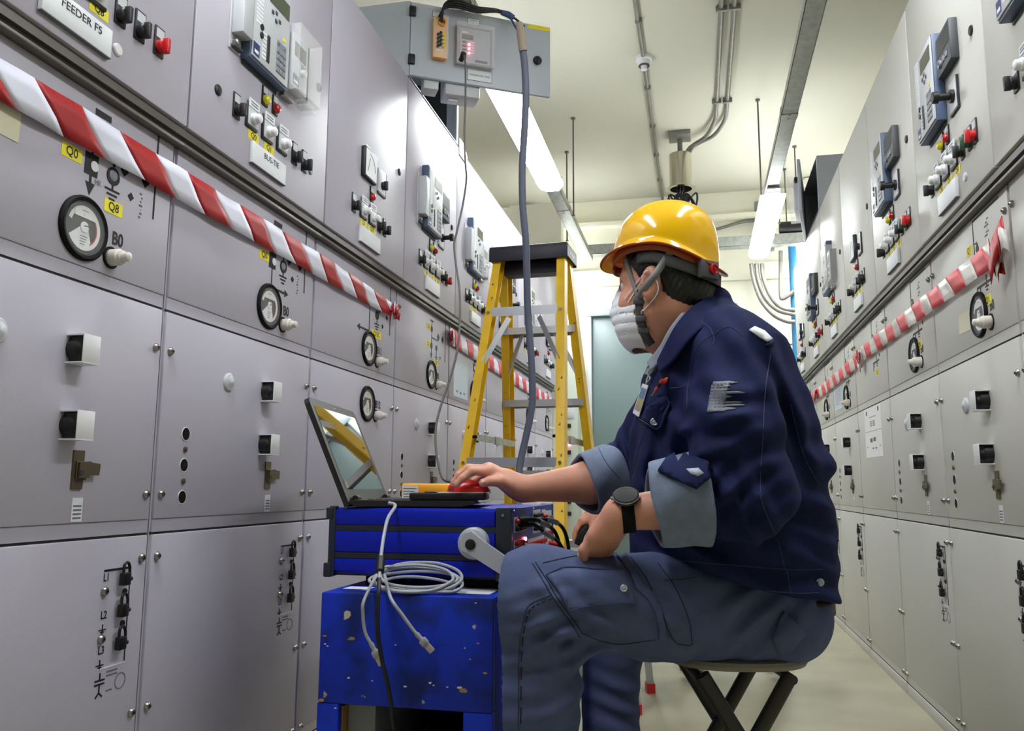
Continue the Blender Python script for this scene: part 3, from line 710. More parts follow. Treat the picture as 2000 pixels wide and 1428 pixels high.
b = MB(mat('stainless', (.74, .72, .66), .22, 1)); b.lathe((0, 0, -.16), (0, 0, -1), [(0, .02), (0, .082), (.26, .082), (.262, .105), (.268, .108), (.268, .080), (.02, .078)], 36); b.build('pot', t)
b = MB('black'); random.seed(11)
for k in range(9):
    a = random.random()*6.28; r0 = .02
    P = [(r0*math.cos(a), r0*math.sin(a), -.25), (.02*math.cos(a), .02*math.sin(a), -.45), (-.05+.12*random.random(), .02*random.random(), -.50), (-.11+.22*random.random(), .03*math.sin(a), -.56-.06*random.random()), (-.09+.20*random.random(), -.02, -.47), (-.12+.24*random.random(), 0, -.62)]
    b.tube(catmull(P, 6), .0075, 6)
o = b.build('cable_bundle', None, (-.083, 6.02, ZC)); tag(o, 'tangled black cables hanging out of the steel pot above the hard hat', 'cables')
b = MB('mgrey'); b.box((-.075, -.07, -.30), (.075, 0, .14), .004); b.use('dgrey').box((-.02, -.0708, .06), (.02, -.0695, .07)); b.box((-.076, -.071, -.09), (.076, -.068, -.083)); b.use('gunmetal'); b.tube(catmull([(-.076, -.03, -.02), (-.2, -.03, -.03), (-.36, -.03, -.07), (-.50, -.03, -.10)], 6), .014, 8)
tag(b.build('junction_box', None, (.605, ROOM['y1']-.004, 3.093)), 'grey junction box high on the back wall with a cable leaving it', 'junction box')
# cyan pipe, bent conduits and horizontal pipes at the right end
PXC = on_y(1552, 600, 7.06).x
conduit('pipe', 'cyan vertical pipe at the end of the right row', [(PXC, 7.06, .003), (PXC, 7.06, 2.76)], .032, m='cyan', cat='pipe')
def wpts(P, Y): return [on_y(u, v, Y) for u, v in P]
for k, (P, nm) in enumerate((([(1467, 515), (1472, 545), (1486, 585), (1510, 614), (1535, 627), (1552, 629)], 'nearest the worker'), ([(1477, 515), (1482, 550), (1497, 585), (1520, 606), (1552, 615)], 'in the middle'), ([(1488, 515), (1492, 545), (1506, 580), (1528, 602), (1552, 606)], 'nearest the right row'))):
    b = MB('gunmetal').tube(catmull(wpts(P, 6.97), 6), .018, 10); tag(b.build('flexible_conduit'), 'curved grey conduit under the right lamp, the one %s' % nm, 'conduit', 'curved conduits at the far right')
b = MB('gunmetal').tube(catmull(wpts([(1525, 490), (1525, 530), (1525, 575), (1530, 583), (1552, 568)], 7.0), 5), .018, 10); tag(b.build('flexible_conduit'), 'single conduit with a sharp bend beside the cyan pipe', 'conduit')
for k, v in enumerate((672, 683, 693)):
    b = MB('gunmetal').tube(wpts([(1440, v+2), (1560, v)], 7.22), .010, 8); tag(b.build('wall_conduit'), '%s of three thin horizontal conduits on the back wall' % ('top', 'middle', 'bottom')[k], 'conduit', 'thin horizontal conduits')
b = MB('black'); b.lathe((0.688, 6.89, 2.852), (1, 0, 0), [(0, .0), (0, .055), (.25, .055), (.25, 0)], 20); tag(b.build('ventilation_motor'), 'dark cylindrical motor above the cross trunking at the far right', 'motor')
conduit('air_duct', 'pale vertical duct beside the open enclosure at the far right', [(0.977, 7.16, 2.827), (0.977, 7.16, 3.348)], .07, m='wall', cat='duct')
b = MB('black'); b.box((-1.576, 7.12, 2.70), (-1.243, 7.33, 2.81), .02); b.box((-1.33, 7.13, 2.63), (-1.11, 7.33, 2.70), .02); b.box((-1.53, 7.22, 2.81), (-1.44, 7.33, 3.30), .004)
tag(b.build('cable_gland_box'), 'dark box and bracket on the back wall behind the ladder top', 'box')
# white pillar and low-voltage cabinet past the left row
slab('trim_1', (-1.45, 6.30, 0), (-1.03, 6.42, 3.0), 'wall')
t = thing('distribution_cabinet', 'pale green-grey cabinet with red lamp beside the teal door', 'cabinet', (-1.47, 7.31, 0))
MB(mat('cabinet_pale', (.70, .73, .69), .45)).box((0, -.2, 0), (.45, .02, 2.0), .004).build('cabinet_body', t)
for k, z in enumerate((1.02, .88, .82, .70, .60, .50, 1.25, 1.45)):
    MB('black').box((.36, -.215, z), (.39, -.2, z+.035), .003).build('switch', t)
MB('led').lathe((.375, -.2, 1.10), (0, -1, 0), [(0, .010), (.010, .008), (.012, 0)], 12).build('indicator_lamp', t)
MB('lgrey').box((.33, -.206, 1.33), (.42, -.2, 1.42), .002).build('meter', t)

# ---------------------------------------------------------------- enclosures on top of the rows, doors open
def enclosure(name, label, side, i, door_len, ang, full=True):
    if side == 'L': loc = (-XL, Y0L+W*(i-1), 2.314); rz = PI/2
    else: loc = (XR, Y0R+W*i, 2.30); rz = -PI/2
    H = .312
    t = thing(name, label, 'enclosure', loc, rz)
    b = MB('boxgrey'); n = -N1; t_ = .004
    b.box((0, n, 0), (W, .5, t_)); b.box((0, n, H-t_), (W, .5, H)); b.box((0, n, t_), (t_, .5, H-t_)); b.box((W-t_, n, t_), (W, .5, H-t_)); b.box((t_, .496, t_), (W-t_, .5, H-t_))
    b.use('lgrey').box((W-.022, n-.001, t_), (W-.001, n+.006, H-t_)); b.build('shell', t)
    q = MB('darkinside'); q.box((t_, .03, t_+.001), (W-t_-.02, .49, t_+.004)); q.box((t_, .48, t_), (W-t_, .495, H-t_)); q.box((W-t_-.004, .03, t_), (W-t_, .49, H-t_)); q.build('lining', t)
    return t, H
t, H = enclosure('synchronizing_enclosure', 'grey-blue enclosure on top of the left row, door swung out over the aisle', 'L', 3, .6, 0)
pb = on_z(1075, 190, 2.316); hinge = Vector((-XL+N1+.004, Y0L+W*2, 2.316))
ang = math.atan2(pb.y-hinge.y, pb.x-hinge.x); DL = (pb-hinge).length
d = bpy.data.objects.new('door', None); COL.objects.link(d); d.parent = t; d.rotation_euler = (0, 0, ang-PI/2); d.location = (0.0, -N1-.004, .002)
DH = on_z(1075, 58, 2.62).z*0+.306
MB('boxgrey').box((0, -.0, 0), (DL, .018, DH), .003).build('door_leaf', d)
def dxz(u, v, off=0.0):                    # image position -> position along the open door leaf and its height
    n_ = Vector((math.sin(ang), -math.cos(ang), 0)); o_ = hinge + n_*off; r = ray_dir(u, v); s = (o_-CAM).dot(n_)/r.dot(n_); p = CAM+r*s
    return (p-hinge).dot(Vector((math.cos(ang), math.sin(ang), 0))), p.z-2.316
b = MB('black')
for u, v in ((793, 22), (793, 116)):
    x, z = dxz(800, v); b.box((-.008, -.012, z-.02), (.018, .004, z+.02), .003)
b.build('hinge', d)
b = MB('black'); x, z = dxz(1049, 119); b.lathe((x, 0, z), (0, -1, 0), [(0, .018), (.008, .018), (.012, .014), (.012, 0)], 18); b.box((x-.004, -.02, z-.022), (x+.004, -.008, z+.012), .002); b.build('door_lock', d)
# relay in clear cover
x0, z0 = dxz(889, 128); x1, z1 = dxz(959, 62); zt0 = dxz(889, 50)[1]
b = MB('mgrey'); b.box((x0, -.020, z0), (x1, 0, zt0-.004), .002); b.use(mat('relay_face', (.66, .67, .74), .4)).box((x0+.012, -.021, z0+.010), (x1-.010, -.0195, zt0-.016)); rr = b.build('relay', d)
b = MB('black'); b.box((x0+.020, -.0222, zt0-.062), (x0+.066, -.0205, zt0-.042)); b.build('display', rr)
b = MB('labelwhite'); b.box((x0+.022, -.0216, zt0-.036), (x0+.045, -.0205, zt0-.030))
for k in range(5): b.box((x0+.055, -.0216, zt0-.075-.011*k), (x0+.072, -.0205, zt0-.069-.011*k))
b.use('dgrey')
for k in range(4): b.box((x0+.022, -.0225, zt0-.08-.016*k), (x0+.040, -.0205, zt0-.07-.016*k), .001)
b.use('navy').box((x0+.075, -.0216, z0+.016), (x1-.02, -.0205, z0+.026)); b.build('keys', rr)
b = MB('led')
for k in range(3): b.cyl((x0+.050, -.0205, zt0-.083-.018*k), (x0+.050, -.0235, zt0-.083-.018*k), .0042, n=10)
b.build('status_led', rr)
b = MB('clear'); b.box((x0-.004, -.042, z0-.006), (x1+.004, -.040, zt0)); b.box((x0-.004, -.042, z0-.006), (x0-.002, 0, zt0)); b.box((x1+.002, -.042, z0-.006), (x1+.004, 0, zt0)); b.box((x0-.004, -.042, zt0-.002), (x1+.004, 0, zt0)); b.box((x0-.004, -.042, z0-.006), (x1+.004, 0, z0-.004)); b.build('clear_cover', rr)
# yellow test block
x0, z0 = dxz(843, 117); x1, _ = dxz(869, 117); z1 = dxz(845, 38)[1]
b = MB('flukeyel'); b.box((x0, -.030, z0), (x1, 0, z1), .003); b.use('clear').box((x0-.004, -.038, z0-.006), (x1+.004, -.0365, z1+.004)); b.use('labelwhite').box((x0+.008, -.0315, z0+.024), (x1-.012, -.0295, z0+.032))
b.use('flukeyel'); b.lathe(((x0+x1)/2+.004, -.03, z1-.030), (0, -1, 0), [(0, .014), (.018, .014), (.018, .011), (0, .011)], 18)
b.use('black')
for k in range(4):
    b.cyl((x0+.016, -.03, z0+.042+.016*k), (x0+.016, -.042, z0+.042+.016*k), .0055, n=10); b.cyl((x0+.026, -.03, z0+.050+.016*k), (x0+.026, -.042, z0+.050+.016*k), .0055, n=10)
b.use('lampyel')
for k in range(4): b.cyl((x0+.038, -.03, z0+.044+.016*k), (x0+.038, -.042, z0+.044+.016*k), .0055, n=10)
b.build('test_block', d)['label'] = 'yellow test block with black plugs'
# labels
def plate(u0, v0, u1, v1, txts, name='label', m='labelwhite', size=.011):
    xa, za = dxz(u0, v0); xb, zb = dxz(u1, v1); b = MB('ink'); b.box((xa-.0015, -.0008, za-.0015), (xb+.0015, 0, zb+.0015)); b.use(m).box((xa, -.0014, za), (xb, -.0006, zb)); b.use('ink')
    for k, tx in enumerate(txts): b.text(tx, size, TF((xa+xb)/2, .0018, zb-(zb-za)*(k+.62)/(len(txts)+.2)), .62)
    b.build(name, d)
plate(913, 155, 960, 142, ['SYNCHRONIZING  PANEL'], size=.012)
plate(913, 47, 936, 40, ['SYNCHRONIZING', 'RELAY'], size=.0055)
plate(845, 31, 862, 25, ['FT'], size=.006)
xa, za = dxz(1031, 58); xb, zb = dxz(1073, 60)
MB('yellow').box((xa, -.0012, DH-.020), (DL-.004, 0, DH-.002)).build('yellow_sticker', d)
b = MB('lgrey'); xa, za = dxz(832, 165); b.box((xa-.004, .018, -.035), (xa+.055, .085, .04), .004); xa = dxz(872, 175)[0]; xb = dxz(940, 175)[0]; b.box((xa, .018, -.045), (xb, .11, .05), .006); b.use('white').box((xa+.02, .05, -.055), (xa+.06, .08, -.044), .003); b.build('rear_terminal_box', d)
# black leads from the test block over the top of the door, sleeved end and the grey hose hanging from it
def dw(x, n, z): return hinge + Vector((math.cos(ang), math.sin(ang), 0))*x + Vector((math.sin(ang), -math.cos(ang), 0))*n + Vector((0, 0, z))
for k in range(4):
    q = random.Random(k)
    X = lambda u: dxz(u, 40)[0]
    P = [dw(X(852)+.004*k, .045, .235-.02*(k % 2)), dw(X(862), .055, .268+.006*k), dw(X(885), .058+.004*k, .292+.008*(k-1.5)), dw(X(925), .05, .292+.007*(k-1.5)), dw(X(965), .045, .302+.003*k), dw(X(995), .04, .296), dw(X(1020), .03, .270)]
    tag(MB('black').tube(catmull(P, 7), .0045, 8).build('test_lead'), '%s black test lead looping along the top of the open enclosure door' % ('lowest', 'second lowest', 'second highest', 'highest')[k], 'cable', 'test leads at the enclosure door')
X = lambda u: dxz(u, 40)[0]
b = MB(mat('blue_tape', (.22, .30, .48), .6)); b.tube([dw(X(972), .05, .300), dw(X(985), .05, .296), dw(X(996), .05, .286)], [.010, .013, .011], 8); b.bar(dw(X(986), .055, .290), dw(X(1000), .06, .235), .012, .004); tag(b.build('cable_tie'), 'blue cloth tie wrapped around the black leads', 'tie')
# hose: (image position, depth) down to the test set
HP = [(1017, 62, 2.93), (1020, 90, 2.92), (1025, 130, 2.92), (1027, 190, 2.92), (1024, 260, 2.92), (1020, 330, 2.92), (1021, 400, 2.92), (1027, 470, 2.92), (1029, 540, 2.93), (1031, 610, 2.94), (1037, 690, 2.94), (1040, 760, 2.94), (1038, 800, 2.94), (1028, 850, 2.94), (1017, 900, 2.93), (1012, 945, 2.90), (1016, 1000, 2.8), (1040, 1060, 2.7)]
t = thing('hose', 'thick grey sheathed hose hanging from the open enclosure door past the ladder', 'hose', at(*HP[0])); o = at(*HP[0])
MB('hose').tube([p-o for p in catmull([at(*p) for p in HP], 6)], [.0125]*(6*(len(HP)-1)+1), 14).build('sheath', t)
MB(mat('beige_wrap', (.62, .57, .50), .8, bump=.4, bscale=60)).tube([p-o for p in catmull([at(1014, 45, 2.925), at(1017, 62, 2.92), at(1020, 90, 2.915), at(1022, 100, 2.915)], 4)], [.011, .013, .014, .015, .0145, .015, .0145, .015, .0145, .015, .015, .015, .0145], 12).build('taped_end', t)
CP = [(906, 105, 2.86), (909, 130, 2.80), (909, 200, 2.74), (907, 260, 2.70), (909, 320, 2.66), (911, 350, 2.62), (904, 400, 2.56), (892, 455, 2.5), (887, 480, 2.46), (891, 520, 2.42), (898, 570, 2.38), (898, 630, 2.34), (893, 685, 2.3), (879, 740, 2.26), (862, 790, 2.22), (852, 830, 2.18), (851, 870, 2.14), (857, 910, 2.08), (865, 935, 2.02), (880, 942, 1.98)]
t = thing('data_cable', 'thin dark data cable hanging from the enclosure relay down to the laptop', 'cable', at(*CP[0])); o = at(*CP[0])
MB('cablegrey').tube([p-o for p in catmull([at(*p) for p in CP], 5)], .0032, 8).build('lead', t)
b = MB('black'); b.tube([at(900, 118, 2.88)-o, at(903, 112, 2.87)-o, at(905, 105, 2.86)-o, at(907, 108, 2.855)-o, at(908, 116, 2.85)-o], [.009, .010, .010, .007, .004], 8); b.build('plug', t)
# enclosure at the far end of the right row, its door standing open
t, H = enclosure('metering_enclosure', 'grey enclosure on top of the far right panels with its narrow door open', 'R', 5, .5, 0)
d = bpy.data.objects.new('door', None); COL.objects.link(d); d.parent = t; d.location = (0, -N1-.003, .002)
q0 = on_y(1548, 480, 5.42); ang2 = math.radians(-70)
d.rotation_euler = (0, 0, math.radians(-9))
MB('boxgrey').box((0, 0, 0), (.655, .018, .308), .003).build('door_leaf', d)
b = MB('lgrey'); b.box((.30, -.03, .05), (.50, 0, .25), .003); s = b.build('meter', d); b = MB('clear'); b.box((.29, -.06, .04), (.51, -.057, .26)); b.box((.29, -.06, .04), (.293, 0, .26)); b.box((.507, -.06, .04), (.51, 0, .26)); b.box((.29, -.06, .04), (.51, 0, .043)); b.build('clear_cover', s)
b = MB('black'); b.box((.58, -.02, .19), (.61, 0, .22), .004); b.build('door_lock', d)
# lifting brackets on top of the left row
for k, (i, lab) in enumerate(((4, 'white lifting bracket on top of the left row next to the open enclosure'),)):
    b = MB('white'); b.prism([(.02, -.05), (.02, .03), (.09, .03), (.15, -.01), (.15, -.03), (.13, -.05)], (0, -.003, 0), (0, 0, 0)); b.use('ink').cyl((.12, -.0032, -.018), (.12, -.0045, -.018), .006, n=10); b.cyl((.075, -.0032, .005), (.075, -.0045, .005), .005, n=10)
    o = b.build('lifting_bracket', None, (-XL+N1+.001, Y0L+W*3, 2.325)); o.rotation_euler = (0, 0, PI/2); tag(o, lab, 'bracket')

# ---------------------------------------------------------------- barrier tapes, sheets and notes
def tape(name, label, X, ex, y0, y1, zt, zb, period, redlen, phase, shear, mr, mw, knots=(), nrow=3, wob=.002):
    b = MB(mw); L = y1-y0; N = max(2, int(L/.02)); sgn = 1 if X < 0 else -1
    def Pt(s, f):                                     # s along, f 0 top .. 1 bottom
        s = min(max(s, 0), L); k = s/L; y = y0+s; z = (zt(k)*(1-f)+zb(k)*f)
        return Vector((X+sgn*(.012+wob*math.sin(s*19+f*3)+wob*.6*math.sin(s*47+f*5)), y, z))
    edges = [0]
    k = math.floor((0-phase)/period)-1; segs = []
    while True:
        a = phase+k*period; c = a+redlen; e = a+period
        if a > L+.2: break
        segs += [(a, c, mr), (c, e, mw)]; k += 1
    for a, c, m in segs:
        b.use(m); n = 6; G = []
        if c+shear < 0 or a > L: continue
        for i in range(n+1):
            G.append([Pt(a+(c-a)*i/n+shear*f/nrow*1.0, f/nrow) for f in range(nrow+1)])
        if (G[0][0]-G[-1][0]).length < 1e-4 and (G[0][-1]-G[-1][-1]).length < 1e-4: continue
        b.grid(G)
    o = b.build(name, sharp=80); tag(o, label, 'barrier tape', 'red and white barrier tapes')
    md = o.modifiers.new('thickness', 'SOLIDIFY'); md.thickness = .0006
    for (y, z, s, m) in knots:
        rr = random.Random(int(y*100)); kb = MB(m)
        for q in range(5):
            c = [Vector((X+sgn*(.014+.02*rr.random()), y+s*(rr.random()-.5), z+s*(rr.random()-.6))) for _ in range(5)]
            kb.use(m if q % 2 == 0 else mw); P = catmull(c, 4); G = [[p+Vector((0, .006, .012*s/.05)), p-Vector((0, .004, .014*s/.05))] for p in P]; kb.grid(G)
        ko = kb.build('knot', o, sharp=80); md = ko.modifiers.new('thickness', 'SOLIDIFY'); md.thickness = .0006
    return o
tape('barrier_tape', 'red and white striped barrier tape stretched across the near panels of the left row', -XL, 0, Y0L-.72, Y0L+1.265, lambda k: 1.415-.016*max(0, k-.75)*4, lambda k: 1.345-.001*k, .214, .108, .72-.19-.428, .078, 'tapered', 'tapewhite', [(Y0L+1.275, 1.372, .055, 'tapered')])
tape('barrier_tape', 'faded red and white barrier tape stretched across the near panels of the right row', XR, 0, Y0R+.02, Y0R+1.78, lambda k: 1.338+.020*k, lambda k: 1.274+.018*k, .2083, .112, .136-.2083, -.062, 'tapepink', 'tapeclear', [(Y0R+.02, 1.305, .10, 'tapered'), (Y0R+1.78, 1.31, .07, 'tapered')])
tape('barrier_tape', 'barrier tape across the far panels of the right row, seen almost edge on', XR, 0, Y0R+1.80, Y0R+4.05, lambda k: 1.352-.012*math.sin(k*PI), lambda k: 1.285-.012*math.sin(k*PI), .2083, .112, .1, -.062, 'tapepink', 'tapeclear', [(Y0R+3.2, 1.31, .05, 'tapered')])
tape('barrier_tape', 'barrier tape across the far panels of the left row, passing behind the ladder', -XL, 0, Y0L+1.99, Y0L+4.6, lambda k: 1.440-.035*k, lambda k: 1.370-.042*k, .214, .108, .05, .03, 'tapepink', 'tapewhite', [(Y0L+1.99, 1.41, .055, 'tapered')])
def sheet(name, label, X, y0, y1, z0, z1, m, lines, tilt=0, cat='sheet'):
    sgn = 1 if X < 0 else -1
    b = MB(m); w_ = y1-y0; h = z1-z0
    b.box((0, -.0012, 0), (w_, -.0004, h))
    for (x, z, ww, hh, mm) in lines: b.use(mm).box((x*w_, -.0017, z*h), ((x+ww)*w_, -.0010, (z+hh)*h))
    o = b.build(name); o.location = (X, y0 if X < 0 else y1, z0); o.rotation_euler = (0, tilt, PI/2 if X < 0 else -PI/2); return tag(o, label, cat)
tx = [(.15, .85-.05*k, .5+.03*(k % 3), .008, 'greyink') for k in range(6)]
sheet('paper_sheet', 'white sheet hung on the left row under the tape, seen beside the ladder', -XL, Y0L+2.09, Y0L+2.325, 1.150, 1.330, 'bluepaper', [(.2, .12, .1, .05, 'greyink'), (.45, .10, .1, .06, 'greyink'), (.7, .12, .1, .05, 'greyink')])
sheet('beige_note', 'blank beige note stuck on the nearest left panel under the tape', -XL, Y0L-.53, Y0L-.412, 1.300, 1.352, 'beigepaper', [], .02, 'note')
sheet('beige_note', 'blank beige note stuck beside the gauge of the right panel nearest the frame edge', XR, Y0R+.331, Y0R+.431, 1.168, 1.222, 'beigepaper', [], .04, 'note')
dl = [(.3, .80, .4, .01, 'greyink'), (.12, .86, .05, .09, 'ink'), (.82, .88, .05, .09, 'ink'), (.02, .52, .96, .006, 'greyink')]
dl += [(.35, .62+.04*k, .1, .02, 'greyink') for k in range(3)]+[(.5, .62+.04*k, .12, .02, 'greyink') for k in range(3)]+[(.3, .30, .14, .08, 'greyink'), (.5, .31, .14, .08, 'greyink'), (.1, .2, .05, .02, 'greyink'), (.85, .2, .05, .02, 'greyink'), (.42, .16, .08, .03, 'greyink'), (.6, .16, .08, .03, 'greyink')]
sheet('diagram_sheet', 'tall white diagram sheet taped on the right panel that has no gauge', XR, Y0R+1.51, Y0R+1.855, .875, 1.086, 'paper', dl, .01)
sheet('sleeved_sheet', 'bluish plastic-sleeved sheet under the tape of the right row, beside a gauge', XR, Y0R+2.40, Y0R+2.645, 1.150, 1.300, 'bluepaper', [(.15, .75-.08*k, .7, .02, 'greyink') for k in range(8)])
sheet('beige_note', 'small beige note under the tape at the far end of the right row', XR, Y0R+2.95, Y0R+3.12, 1.22, 1.27, 'beigepaper', [], 0, 'note')
# ---------------------------------------------------------------- step ladder
LC = Vector((-.667, 3.35, 0)); LTH = -.06; LZ = 1.714
lw = Vector((math.cos(LTH), math.sin(LTH), 0)); ld = Vector((math.sin(LTH), -math.cos(LTH), 0))
def lrail(side, sgn, z):
    dz = LZ-z; hw = .147+.059*dz; g = (.04+.288*dz) if side == 'A' else -(.04+.291*dz)
    return lw*hw*sgn + ld*g + Vector((0, 0, z))
t = thing('step_ladder', 'yellow fibreglass step ladder with black top standing in the aisle', 'ladder', LC)
def channel(side, sgn, dep):
    b = MB('ladyel'); n = 12; top = 1.69; bot = .03; F = []
    for q in range(n+1):
        z = top+(bot-top)*q/n; p = lrail(side, sgn, z); F.append(p)
    def strip(o0, o1, d0, d1):
        vs = []
        for p in F:
            for o, d in ((o0, d0), (o1, d0), (o1, d1), (o0, d1)): vs.append(p-lw*sgn*o+ld*d)
        fs = []
        for i in range(n):
            for j in range(4): fs.append((i*4+j, i*4+(j+1) % 4, i*4+4+(j+1) % 4, i*4+4+j))
        fs += [(0, 1, 2, 3), (n*4+3, n*4+2, n*4+1, n*4)]
        b.add(vs, fs)
    strip(-.004, .0015, -dep/2, dep/2); strip(.0016, .030, dep/2-.0045, dep/2); strip(.0016, .030, -dep/2, -dep/2+.0045)
    b.use('scuff'); rr = random.Random(sgn+len(side)+int(dep*100))
    for k in range(9):
        z = .2+1.4*rr.random(); p = lrail(side, sgn, z)-lw*sgn*(.002+.016*rr.random())+ld*(dep/2+.0003)
        for q in range(4): b.bar(p+Vector((.006*rr.random(), 0, .012*rr.random())), p+Vector((.010*rr.random()-.004, 0, .014*rr.random()-.006)), .0015, .0006, up=(0, -1, 0))
    return b
for side, dep in (('A', .055), ('B', .075)):
    for sgn in (-1, 1):
        r = channel(side, sgn, dep).build('rail', t)
        f = MB('rubber'); p = lrail(side, sgn, .03); f.box((p.x-.035, p.y-.05, 0), (p.x+.035, p.y+.05, .035), .006); f.build('foot', r)
b = MB('ladcap'); c0 = Vector((0, 0, LZ))
T = Matrix((lw, -ld, Vector((0, 0, 1)))).transposed().to_4x4(); T.translation = c0; b.T = T
b.box((-.168, -.095, .005), (.168, .095, .022), .006); b.box((-.168, -.095, -.042), (.168, -.088, .012), .003); b.box((-.168, .088, -.042), (.168, .095, .012), .003); b.box((-.168, -.088, -.035), (-.160, .088, .012)); b.box((.160, -.088, -.035), (.168, .088, .012))
b.box((-.125, -.02, -.085), (.125, .05, -.03), .004); b.use('lgrey')
for k in range(3): b.cyl((.1682, -.03+.03*k, -.012), (.1690, -.03+.03*k, -.012), .006, n=10)
b.T = None; b.build('top_cap', t)
def step(side, z, dep, h):
    a = lrail(side, -1, z); c = lrail(side, 1, z); b = MB('alu')
    b.bar(a+lw*.004, c-lw*.004, dep, .004, up=(0, 0, 1)); fz = Vector((0, 0, -h/2)); b.bar(a+fz+ld*dep/2+lw*.004, c+fz+ld*dep/2-lw*.004, .003, h, up=(0, 0, 1)); b.bar(a+fz-ld*dep/2+lw*.004, c+fz-ld*dep/2-lw*.004, .003, h, up=(0, 0, 1))
    return b
for k in range(5): step('B', 1.421-.305*k, .085, .028).build('tread', t)
for z in (1.445, .831, .22):
    a = lrail('A', -1, z)+ld*.0295+lw*.012; c = lrail('A', 1, z)+ld*.0295-lw*.012; b = MB('alu'); b.bar(a+lw*.014, c-lw*.014, .004, .036); b.use('steel')
    for p in (a, c): b.cyl(p+ld*.001, p+ld*.006, .006, n=10)
    b.build('rear_brace', t)
for side in 'AB':
    for sgn in (-1, 1):
        z = 1.43; a = lrail(side, sgn, z-.20)-lw*sgn*.022+ld*(.0225 if side == 'A' else .034); c = lrail(side, sgn*.38, z-.012)+ld*(.0225 if side == 'A' else .034)
        b = MB('alu'); b.bar(a, c, .003, .022); b.build('diagonal_brace', t)
for sgn in (-1, 1):
    a = lrail('A', sgn, .93)-lw*sgn*.036; c = lrail('B', sgn, .93)-lw*sgn*.036; b = MB('galv'); m_ = (a+c)/2
    b.bar(a, c, .003, .026); b.bar(m_-ld*.06, m_+ld*.02+Vector((0, 0, .0)), .010, .032); b.use('rubber').cyl(a+ld*.02-lw*.006, a+ld*.02+lw*.010, .006); b.build('spreader', t)

# ---------------------------------------------------------------- worn blue wooden box
BX0, BX1, BY0, BY1, BZ = -.748, -.392, 1.585, 2.24, .530
t = thing('wooden_box', 'worn blue wooden box with an open front standing under the test set', 'box', (BX0, BY0, 0))
bw = BX1-BX0; bd = BY1-BY0; th = .018
oa = on_y(662, 1340, BY0); ob = on_y(905, 1350, BY0); ox0, ox1, oz = oa.x-BX0, ob.x-BX0, .318
def chips(b, pts):
    rr = random.Random(5)
    for x, z, r, m in pts:
        b.use(m); n = 7; P = [(x+r*(.6+.7*rr.random())*math.cos(2*PI*k/n)*1.3, z+r*(.5+.6*rr.random())*math.sin(2*PI*k/n)*.7) for k in range(n)]; b.prism(P, (0, -.0006, 0), (0, -.0002, 0))
b = MB('wornblue'); b.box((0, 0, oz), (bw, th, BZ-.0), .004); b.box((0, 0, .0), (ox0, th, oz), .002); b.box((ox1, 0, 0), (bw, th, oz), .002)
def bp(u, v): p = on_y(u, v, BY0); return p.x-BX0, p.z
cp = []
for u, v, r, m in ((686, 1248, .006, 'wood'), (640, 1262, .002, 'chipwhite'), (635, 1258, .002, 'chipwhite'), (681, 1324, .003, 'chipwhite'), (727, 1330, .0015, 'chipwhite'), (840, 1334, .003, 'chipwhite'), (847, 1339, .002, 'chipwhite'), (874, 1342, .002, 'chipwhite'), (903, 1349, .007, 'wood'), (897, 1343, .004, 'chipwhite'), (773, 1260, .002, 'chipwhite'), (918, 1288, .0015, 'chipwhite'), (628, 1368, .005, 'wood'), (634, 1242, .003, 'wood'), (934, 1257, .003, 'wood'), (908, 1266, .002, 'chipwhite'), (792, 1341, .003, 'chipwhite'), (929, 1178, .002, 'chipwhite'), (948, 1315, .0035, 'wood'), (655, 1383, .002, 'chipwhite')):
    x, z = bp(u, v); cp.append((x, z, r, m))
chips(b, cp); b.build('front_board', t)
MB('wornblue').box((0, th, 0), (th, bd, BZ-th), .002).build('side_board', t); MB('wornblue').box((bw-th, th, 0), (bw, bd, BZ-th), .002).build('side_board', t); MB('wornblue').box((th, bd-th, 0), (bw-th, bd, BZ-th)).build('back_board', t)
b = MB('wornblue'); b.box((0, th, BZ-th), (bw, bd, BZ-.0005), .003); b.build('top_board', t)
b = MB('wood'); b.box((th+.001, th, .02), (th+.03, .3, .31)); b.use('mgrey').box((th+.032, th+.02, .02), (th+.09, .32, .31)); b.build('inner_batten', t)
b = MB('labelwhite'); b.box((.02, .06, BZ), (.075, .10, BZ+.0006)); b.build('paper_label', t); b = MB('labelwhite'); b.box((bw-.11, .05, BZ), (bw-.02, .16, BZ+.0006)); b.build('paper_label', t)
b = MB(mat('black_bag', (.05, .05, .055), .3, bump=.6, bscale=25)); bm = bmesh.new(); bmesh.ops.create_icosphere(bm, subdivisions=4, radius=1)
for v in bm.verts: v.co = Vector((math.copysign(abs(v.co.x)**.6, v.co.x)*.085, math.copysign(abs(v.co.y)**.6, v.co.y)*.12, math.copysign(abs(v.co.z)**.6, v.co.z)*.12+.012*math.sin(v.co.x*9+v.co.y*5)))
b.add([v.co.copy() for v in bm.verts], [[v.index for v in f.verts] for f in bm.faces]); bm.free()
tag(b.build('tool_bag', None, (BX0+.235, BY0+.19, .135)), 'black shiny bag stowed inside the open blue box', 'bag')

